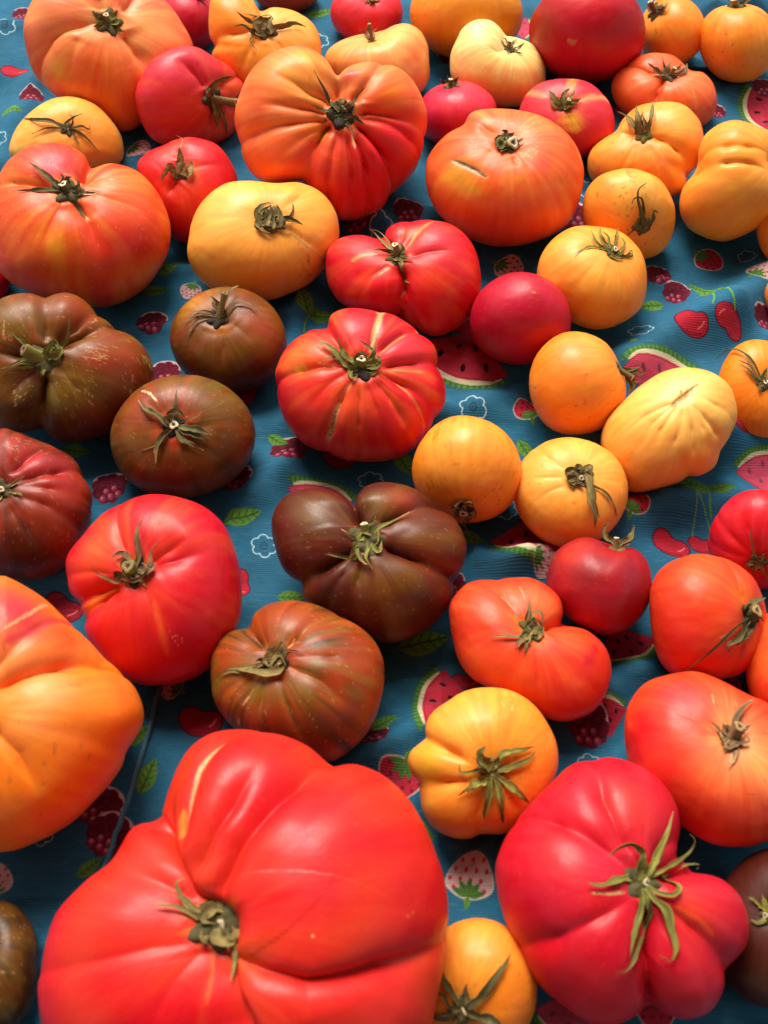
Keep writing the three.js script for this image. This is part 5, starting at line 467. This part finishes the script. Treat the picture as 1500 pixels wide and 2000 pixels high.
// ---------------------------------------------------------------- the printed cloth
const CX0 = -0.5, CZ0 = -1.04, CW = 1.0, CD = 1.04, TEX = 2048;
const clothCanvas = document.createElement('canvas'); clothCanvas.width = clothCanvas.height = TEX;
{
  const g = clothCanvas.getContext('2d'), R = rng(4242), sx = TEX / CW, sz = TEX / CD;
  g.fillStyle = '#23556e'; g.fillRect(0, 0, TEX, TEX);
  for (let i = 0; i < 2600; i++) { const x = R() * TEX, y = R() * TEX, r = 14 + 70 * R() * R(), d = R() < 0.5; g.fillStyle = d ? 'rgba(20,96,140,0.05)' : 'rgba(72,150,178,0.045)'; g.beginPath(); g.ellipse(x, y, r * (1 + R()), r, R() * 3, 0, 7); g.fill(); }
  const blob = (pts) => { g.beginPath(); const n = pts.length; for (let i = 0; i < n; i++) { const a = pts[i], b = pts[(i + 1) % n], m = [(a[0] + b[0]) / 2, (a[1] + b[1]) / 2]; if (!i) { const z = pts[n - 1]; g.moveTo((z[0] + a[0]) / 2, (z[1] + a[1]) / 2); } g.quadraticCurveTo(a[0], a[1], m[0], m[1]); } g.closePath(); };
  const line = (pts, w, c) => { g.strokeStyle = c; g.lineWidth = w; g.lineCap = 'round'; g.beginPath(); g.moveTo(pts[0][0], pts[0][1]); for (let i = 1; i + 1 < pts.length; i += 2) g.quadraticCurveTo(pts[i][0], pts[i][1], pts[i + 1][0], pts[i + 1][1]); g.stroke(); };
  const dot = (x, y, r, c, q = 1) => { g.fillStyle = c; g.beginPath(); g.ellipse(x, y, r, r * q, 0, 0, 7); g.fill(); };
  const leaf = (x, y, l, w, a, v = 0) => { g.save(); g.translate(x, y); g.rotate(a); g.fillStyle = v ? '#47702a' : '#567f30'; blob([[0, 0], [l * 0.25, -w], [l * 0.6, -w * 0.9], [l, 0], [l * 0.98, 0.02], [l * 0.6, w * 0.9], [l * 0.25, w], [0, 0]]); g.fill(); g.fillStyle = 'rgba(108,146,58,0.4)'; blob([[l * 0.1, 0], [l * 0.4, -w * 0.7], [l * 0.9, 0]]); g.fill(); line([[l * 0.04, 0], [l * 0.5, w * 0.1], [l * 0.92, 0]], l * 0.035, '#24491a'); for (let i = 1; i < 5; i++) { line([[l * 0.18 * i, 0], [l * (0.18 * i + 0.1), -w * 0.2], [l * (0.18 * i + 0.14), -w * 0.6]], l * 0.025, '#2b5420'); line([[l * 0.18 * i, 0], [l * (0.18 * i + 0.1), w * 0.2], [l * (0.18 * i + 0.14), w * 0.6]], l * 0.025, '#2b5420'); } g.restore(); };
  // each motif is drawn one unit wide about its middle
  const M = {
    cherry(v) { g.fillStyle = v ? '#8d1426' : '#a41a2c'; blob([[-0.5, -0.05], [-0.42, -0.3], [-0.15, -0.33], [0.05, -0.2], [0.28, -0.27], [0.5, -0.05], [0.44, 0.22], [0.1, 0.36], [-0.3, 0.28]]); g.fill(); g.strokeStyle = 'rgba(70,8,20,0.8)'; g.lineWidth = 0.035; g.stroke(); line([[0.2, 0.12], [0.3, 0.06], [0.33, -0.05]], 0.04, 'rgba(240,120,120,0.8)'); line([[-0.34, 0.2], [0, 0.34], [0.3, 0.2]], 0.05, 'rgba(110,8,26,0.6)'); },
    stems() { line([[0, 0.5], [0.1, 0], [0.05, -0.4]], 0.035, '#5f9434'); line([[0.5, 0.45], [0.3, -0.1], [0.05, -0.4]], 0.035, '#5f9434'); leaf(0.05, -0.4, 0.55, 0.16, -2.4); leaf(0.05, -0.4, 0.45, 0.13, -0.4); },
    melon() { g.fillStyle = '#4a7530'; blob([[-0.56, 0.12], [-0.5, 0.24], [-0.25, 0.36], [0, 0.4], [0.25, 0.36], [0.5, 0.24], [0.56, 0.12], [0.2, 0.24], [-0.2, 0.24]]); g.fill(); for (let i = -8; i <= 8; i++) line([[i * 0.062, 0.31 - i * i * 0.0026], [i * 0.064, 0.38 - i * i * 0.0026], [i * 0.066, 0.42 - i * i * 0.0028]], 0.022, '#2f5a22'); g.fillStyle = '#bdb592'; blob([[-0.54, 0.1], [-0.25, 0.3], [0, 0.33], [0.25, 0.3], [0.54, 0.1], [0.2, 0.18], [-0.2, 0.18]]); g.fill(); g.fillStyle = '#9e1c30'; g.beginPath(); g.moveTo(-0.52, 0.07); g.quadraticCurveTo(0, 0.44, 0.52, 0.07); g.lineTo(0.03, -0.44); g.quadraticCurveTo(0, -0.47, -0.03, -0.44); g.closePath(); g.fill(); g.fillStyle = 'rgba(190,60,75,0.35)'; g.beginPath(); g.moveTo(-0.4, 0.1); g.quadraticCurveTo(0, 0.36, 0.4, 0.1); g.lineTo(0, 0); g.fill(); for (const [x, y, a] of [[-0.25, 0.04, 0.3], [0.02, 0.12, 0], [0.26, 0.05, -0.3], [-0.08, -0.12, 0.2], [0.1, -0.14, -0.2]]) { g.save(); g.translate(x, y); g.rotate(a); dot(0, 0, 0.026, '#1c0a0c', 1.9); g.restore(); } },
    pinkmelon() { M.melon(); g.fillStyle = 'rgba(200,90,120,0.5)'; g.beginPath(); g.moveTo(-0.5, 0.07); g.quadraticCurveTo(0, 0.4, 0.5, 0.07); g.lineTo(0, -0.44); g.fill(); },
    berry() { g.fillStyle = '#b9a6a4'; blob([[-0.5, -0.1], [-0.35, -0.46], [0, -0.55], [0.35, -0.46], [0.52, -0.1], [0.3, 0.1], [-0.3, 0.1]]); g.fill(); g.fillStyle = '#5f0c20'; for (let i = 0; i < 9; i++) { const a = i / 9 * 6.283; g.beginPath(); g.arc(Math.cos(a) * 0.32, Math.sin(a) * 0.32, 0.17, 0, 7); g.fill(); } dot(0, 0, 0.36, '#5f0c20'); for (let i = 0; i < 11; i++) { const a = i * 2.4, r = 0.11 * Math.sqrt(i) * 1.05; g.strokeStyle = '#3d0616'; g.lineWidth = 0.03; g.beginPath(); g.arc(Math.cos(a) * r, Math.sin(a) * r, 0.1, 0, 4.6); g.stroke(); } for (const [x, y] of [[-0.1, 0.14], [0.12, 0.12], [0, 0.3], [-0.22, 0.3], [0.2, 0.3]]) { dot(x, y, 0.085, '#8a2a44'); dot(x - 0.02, y - 0.02, 0.045, '#a86472'); } },
    straw(v) { g.fillStyle = '#c0b0a6'; blob([[-0.46, -0.24], [0, -0.44], [0.46, -0.24], [0.5, 0.02], [0.3, 0.34], [0, 0.55], [-0.3, 0.34], [-0.5, 0.02]]); g.fill(); g.fillStyle = v ? '#c09a98' : '#a61f34'; blob([[-0.43, -0.22], [0, -0.4], [0.43, -0.22], [0.46, 0.02], [0.28, 0.32], [0, 0.51], [-0.28, 0.32], [-0.46, 0.02]]); g.fill(); for (let i = 0; i < 16; i++) { const x = ((i % 4) - 1.5) * 0.2 + (Math.floor(i / 4) % 2) * 0.09, y = -0.18 + Math.floor(i / 4) * 0.17; if (Math.abs(x) < 0.42 - y * 0.5) dot(x, y, 0.035, v ? '#b02038' : '#6e0c1e', 1.2); } for (let i = 0; i < 5; i++) leaf(0, -0.32, 0.34, 0.08, 0.35 + i * 0.61, 1); leaf(0, -0.32, 0.26, 0.07, -1.57); },
    leaves() { leaf(0.02, 0.1, 0.55, 0.19, -2.3); leaf(0.02, 0.1, 0.5, 0.17, -0.5, 1); line([[0.02, 0.1], [0, 0.3], [0.08, 0.5]], 0.035, '#4f8230'); },
    leaf() { leaf(-0.5, 0, 1, 0.26, 0); },
    flower() { g.strokeStyle = 'rgba(205,220,220,0.85)'; g.lineWidth = 0.045; g.beginPath(); for (let i = 0; i <= 120; i++) { const a = i / 120 * 6.283, r = 0.34 + 0.14 * Math.pow(Math.abs(Math.sin(a * 3 + 0.4)), 0.6) + 0.02 * Math.sin(2 * a); g.lineTo(Math.cos(a) * r, Math.sin(a) * r); } g.closePath(); g.stroke(); for (let i = 0; i < 8; i++) { const a = i * 0.8; dot(Math.cos(a) * 0.12, Math.sin(a) * 0.14, 0.034, '#1b3a4a', 1.5); } dot(0, 0, 0.04, '#1b3a4a'); },
    bud() { g.fillStyle = '#4d7a2c'; blob([[0, -0.5], [0.3, -0.1], [0.5, 0.3], [0, 0.5], [-0.5, 0.3], [-0.3, -0.1]]); g.fill(); },
  };
  const placed = [];
  function put(kind, x, z, size, deg, v) {
    placed.push([x, z]);
    for (const ox of [-1, 0, 1]) for (const oz of [-1, 0, 1]) {
      const px = (x - CX0 + ox * CW) * sx, pz = (z - CZ0 + oz * CD) * sz; if (px < -200 || pz < -200 || px > TEX + 200 || pz > TEX + 200) continue;
      g.save(); g.translate(px, pz); g.scale(size * sx, size * sz); g.rotate(deg * Math.PI / 180); M[kind](v); g.restore();
    }
  }
  // as seen: kind, pixel, width in pixels, turn
  for (const [kind, x, y, w, deg, v] of [
    ['cherry', 30, 142, 62, 5], ['cherry', 1340, 661, 70, 10], ['cherry', 1413, 654, 66, 195], ['stems', 1376, 606, 90, 10], ['cherry', 1308, 1070, 80, 20], ['cherry', 1372, 1066, 60, 0], ['stems', 1345, 1016, 80, 0], ['cherry', 392, 1410, 92, 0, 1], ['cherry', 470, 1140, 60, 70], ['cherry', 662, 896, 70, 0, 1], ['cherry', 905, 640, 60, 30, 1], ['cherry', 125, 1195, 90, 20, 1], ['cherry', 910, 1335, 60, 0, 1], ['cherry', 1432, 862, 60, 0, 1],
    ['melon', 905, 705, 180, 15], ['pinkmelon', 1290, 745, 150, 178], ['melon', 1035, 1068, 150, 12], ['melon', 862, 1375, 140, 105], ['melon', 1222, 1262, 120, -22], ['melon', 1492, 222, 130, 88], ['pinkmelon', 625, 985, 130, 195], ['pinkmelon', 1020, 60, 60, -80], ['pinkmelon', 1492, 925, 110, 172], ['pinkmelon', 1110, 1990, 130, 20], ['melon', 1180, 1402, 90, 170],
    ['straw', 1383, 506, 66, -50], ['straw', 1028, 806, 62, 160], ['straw', 1228, 1006, 66, 200], ['straw', 782, 1520, 96, 20], ['straw', 992, 522, 66, -60, 1], ['straw', 1480, 550, 62, 240, 1], ['straw', 918, 1718, 100, 190, 1], ['straw', -4, 1728, 76, 180, 1], ['straw', 372, 568, 46, 20, 1], ['straw', 272, 300, 56, -60, 1], ['straw', 1058, 1114, 56, -80, 1], ['straw', 1275, 1975, 90, 0], ['straw', 335, 1340, 60, 120, 1],
    ['berry', 297, 634, 64, 10], ['berry', 322, 728, 62, 0], ['berry', 565, 894, 74, 5], ['berry', 217, 957, 74, -10], ['berry', 462, 942, 66, 30], ['berry', 200, 1582, 88, 25], ['berry', 216, 1636, 92, 30], ['berry', 1284, 540, 56, -30], ['berry', 1320, 572, 54, 20], ['berry', 1490, 628, 52, 0], ['berry', 66, 206, 48, -20], ['berry', 44, 30, 40, 0], ['berry', 1146, 1424, 88, 0], ['berry', 728, 1440, 66, 0], ['berry', 1396, 228, 40, 0], ['berry', 1488, 182, 50, 0], ['berry', 880, 1148, 60, 0], ['berry', 1372, 38, 40, 0], ['berry', 797, 420, 62, 0], ['berry', 1120, 425, 70, 0], ['berry', 700, 440, 60, 0],
    ['leaves', 606, 616, 100, 20], ['leaf', 474, 1015, 80, -20], ['leaves', 1372, 966, 130, 8], ['leaf', 1384, 592, 56, 40], ['leaf', 1272, 597, 54, 170], ['leaf', 828, 1257, 110, -15], ['leaf', 334, 526, 60, -30], ['leaf', 306, 566, 54, -10], ['leaf', 289, 1516, 78, -70], ['leaf', 30, 240, 56, 20], ['leaf', 84, 82, 40, 90], ['leaf', 920, 1056, 60, 30], ['leaf', 625, 36, 56, -20], ['leaf', 272, 1440, 60, -40], ['leaf', 1028, 880, 60, 60], ['leaf', 545, 870, 50, 30], ['leaf', 790, 905, 70, 60], ['leaf', 690, 240, 60, 0], ['leaf', 750, 1410, 60, -30], ['leaf', 570, 1165, 60, 0], ['leaf', 825, 1620, 60, 40], ['leaf', 150, 880, 60, 10], ['leaf', 180, 1700, 60, -40],
    ['flower', 1248, 656, 46, 0], ['flower', 516, 1069, 52, 0], ['flower', 922, 812, 54, 0], ['flower', 724, 944, 52, 0], ['flower', 12, 58, 44, 0], ['flower', 2, 290, 40, 0], ['flower', 746, 462, 50, 0], ['flower', 85, 1634, 50, 0], ['flower', 1138, 372, 50, 0], ['flower', 622, 90, 44, 0], ['flower', 985, 1000, 50, 0], ['bud', 1231, 685, 18, 0], ['flower', 1460, 500, 36, 0], ['flower', 1150, 1500, 50, 0],
  ]) { const p = onTable(x, y), q = onTable(x + 1, y); put(kind, p.x, p.z, w * p.distanceTo(q), deg, v); }
  const kinds = ['cherry', 'melon', 'straw', 'berry', 'leaves', 'flower', 'leaf', 'berry', 'flower', 'pinkmelon', 'straw'];
  const pv = V();
  for (let i = 0; i < 6000 && placed.length < 420; i++) {
    const x = CX0 + R() * CW, z = CZ0 + R() * CD; if (placed.some((p) => Math.hypot(p[0] - x, p[1] - z) < 0.042)) continue;
    pv.set(x, 0, z).project(camera); const inFrame = Math.abs(pv.x) < 1.02 && Math.abs(pv.y) < 1.02 && pv.z < 1;
    if (inFrame && !contacts.some((c) => Math.hypot(c[0] - x, c[1] - z) < c[2] * 0.6)) continue;
    const k = kinds[Math.floor(R() * kinds.length)]; put(k, x, z, { cherry: 0.024, melon: 0.046, pinkmelon: 0.046, straw: 0.024, berry: 0.022, leaves: 0.034, leaf: 0.022, flower: 0.017 }[k], R() * 360, R() < 0.5 ? 1 : 0);
  }
  // faded, washed print
  for (let i = 0; i < 26000; i++) { g.fillStyle = R() < 0.5 ? 'rgba(255,255,255,0.035)' : 'rgba(0,20,40,0.05)'; g.fillRect(R() * TEX, R() * TEX, 2 + R() * 14, 1.5); }
  for (let i = 0; i < 90000; i++) { g.fillStyle = ['rgba(30,86,118,0.20)', 'rgba(18,44,70,0.16)', 'rgba(190,205,205,0.09)'][Math.floor(R() * 3)]; g.fillRect(R() * TEX, R() * TEX, 3 + R() * 12, 1); }
  for (let i = 0; i < 500; i++) { g.fillStyle = 'rgba(20,50,70,' + (0.05 + 0.12 * R()) + ')'; g.beginPath(); g.ellipse(R() * TEX, R() * TEX, 1 + 5 * R(), 1 + 3 * R(), R() * 3, 0, 7); g.fill(); }
}
const clothMap = new THREE.CanvasTexture(clothCanvas); clothMap.colorSpace = THREE.SRGBColorSpace; clothMap.wrapS = clothMap.wrapT = THREE.RepeatWrapping; clothMap.flipY = false;
const weave = (() => { const N = 256, d = new Uint8Array(N * N * 4), R = rng(9); for (let j = 0; j < N; j++) for (let i = 0; i < N; i++) { const rib = 0.5 + 0.5 * Math.sin(j / N * 2 * Math.PI * 16 + 0.4 * Math.sin(i / N * 6.283 * 2)), warp = 0.5 + 0.5 * Math.sin(i / N * 2 * Math.PI * 32), v = 255 * clamp(0.7 * rib + 0.18 * warp + 0.12 * R()), o = (j * N + i) * 4; d[o] = d[o + 1] = d[o + 2] = v; d[o + 3] = 255; } const t = new THREE.DataTexture(d, N, N); t.wrapS = t.wrapT = THREE.RepeatWrapping; t.magFilter = THREE.LinearFilter; t.repeat.set(CW / 0.02, CD / 0.02); t.needsUpdate = true; return t; })();
const clothMaterial = new THREE.MeshPhysicalMaterial({ name: 'printed cotton', map: clothMap, bumpMap: weave, bumpScale: 0.00012, roughness: 0.92, specularIntensity: 0.4, side: THREE.DoubleSide });

const RIDGES = [ // soft folds: pixel ends, height, half width (m)
  [1120, 880, 1520, 860, 0.010, 0.016], [1230, 720, 1520, 545, 0.009, 0.02], [1180, 1010, 1420, 985, 0.008, 0.014], [780, 470, 700, 420, 0.006, 0.012], [500, 960, 600, 880, 0.004, 0.014], [930, 1090, 1100, 1110, 0.006, 0.01], [640, 1530, 830, 1420, 0.006, 0.012], [1080, 1420, 1240, 1330, 0.005, 0.014], [900, 1640, 1000, 1690, 0.005, 0.014], [1390, 60, 1500, 20, 0.012, 0.02], [0, 330, 60, 180, 0.005, 0.02], [560, 620, 650, 560, 0.004, 0.015], [860, 800, 1010, 770, 0.004, 0.012],
].map(([x0, y0, x1, y1, h, w]) => ({ a: onTable(x0, y0), b: onTable(x1, y1), h, w }));
function clothHeight(x, z) {
  let y = 0.0035 * (fbm(x * 9 + 3, z * 9, 1) - 0.45) + 0.0022 * (noise(x * 38, z * 26, 7) - 0.5) + 0.0065 * Math.pow(1 - Math.abs(2 * noise(x * 11 + 4 * noise(x * 6, z * 6, 2), z * 17, 5) - 1), 6);
  for (const r of RIDGES) { const dx = r.b.x - r.a.x, dz = r.b.z - r.a.z, l2 = dx * dx + dz * dz, t = clamp(((x - r.a.x) * dx + (z - r.a.z) * dz) / l2), wx = 0.006 * (noise(x * 30, z * 30, 3) - 0.5), d = Math.hypot(r.a.x + dx * t - x + wx, r.a.z + dz * t - z + wx); const s = d / (0.8 * r.w); y += 2.1 * r.h * Math.exp(-s * s) * (1 - 0.3 * Math.sin(t * 9)) - 0.25 * r.h * Math.exp(-(((s - 1.7) / 0.7) ** 2)); }
  let press = 1; for (const [cx, cz, r] of contacts) { const d = Math.hypot(cx - x, cz - z) / (r * 0.85); if (d < 2) { press = Math.min(press, sm(0.4, 0.85, d)); const an = Math.atan2(cz - z, cx - x), k = noise(cx * 50, cz * 50, 1) * 6; y += 0.0016 * Math.sin(an * 7 + k + 2 * Math.sin(an * 3 + k)) * Math.exp(-(((d - 1.05) / 0.28) ** 2)); } }
  return y * press;
}
function sheet(nx, nz, point) {
  const pos = [], uv = [], idx = [];
  for (let j = 0; j <= nz; j++) for (let i = 0; i <= nx; i++) { const [x, y, z] = point(i / nx, j / nz); pos.push(x, y, z); uv.push((x - CX0) / CW, (z - CZ0) / CD); }
  for (let j = 0; j < nz; j++) for (let i = 0; i < nx; i++) { const a = j * (nx + 1) + i; idx.push(a, a + nx + 1, a + 1, a + 1, a + nx + 1, a + nx + 2); }
  const g = new THREE.BufferGeometry(); g.setAttribute('position', new THREE.Float32BufferAttribute(pos, 3)); g.setAttribute('uv', new THREE.Float32BufferAttribute(uv, 2)); g.setIndex(idx); g.computeVertexNormals(); return g;
}
{
  const m = new THREE.Mesh(sheet(330, 330, (u, v) => { const x = -0.8 + 1.6 * u, z = -1.5 + 1.8 * v; return [x, clothHeight(x, z), z]; }), clothMaterial);
  m.name = 'tablecloth'; m.receiveShadow = m.castShadow = true; m.userData = { label: 'blue cotton tablecloth printed with cherries, melon slices and berries under the tomatoes', category: 'tablecloth' }; scene.add(m);
  // a second length of the same cloth laid over it at the left, its hemmed edge running down between the red tomatoes
  const A = onTable(408, 955), B = onTable(362, 1325), C = onTable(284, 1600), D2 = onTable(225, 1790), E = onTable(150, 2100);
  const edge = new THREE.CatmullRomCurve3([A, B, C, D2, E]);
  const hem = (t, s, lift) => { const p = edge.getPoint(t), x = p.x - s - 0.15 * s * (1 - t), z = p.z + 0.02 * s + 0.35 * s * (1 - t); return [x, clothHeight(x, z) + lift, z]; };
  const over = new THREE.Group(); over.name = 'overlapping_cloth'; over.position.set(0, 0, 0); over.userData = { label: 'second length of the blue printed cloth overlapping at the left with a hemmed edge', category: 'cloth' };
  const top = new THREE.Mesh(sheet(60, 140, (u, v) => { const s = u * u * 0.62; return hem(v, 0.62 - s < 0 ? 0 : (1 - u) * (1 - u) * 0.62 + 0.012, 0.0026 + 0.0015 * noise(v * 14, (1 - u) * 20, 2)); }), clothMaterial); top.name = 'cloth_panel'; top.castShadow = top.receiveShadow = true; over.add(top);
  const hm = new THREE.Mesh(sheet(14, 140, (u, v) => { const a = u * Math.PI; return hem(v, 0.0125 - 0.0018 * Math.sin(a * 0.5) - 0.001 * noise(v * 60, 1, 1), 0.0005 + 0.0034 * Math.pow(Math.cos(a * 0.5), 0.5)); }), new THREE.MeshStandardMaterial({ name: 'faded hem', color: 0x47788c, bumpMap: weave, bumpScale: 0.0002, roughness: 0.95, side: THREE.DoubleSide })); hm.name = 'hem'; hm.castShadow = hm.receiveShadow = true; over.add(hm);
  scene.add(over);
}
renderer.render(scene, camera);
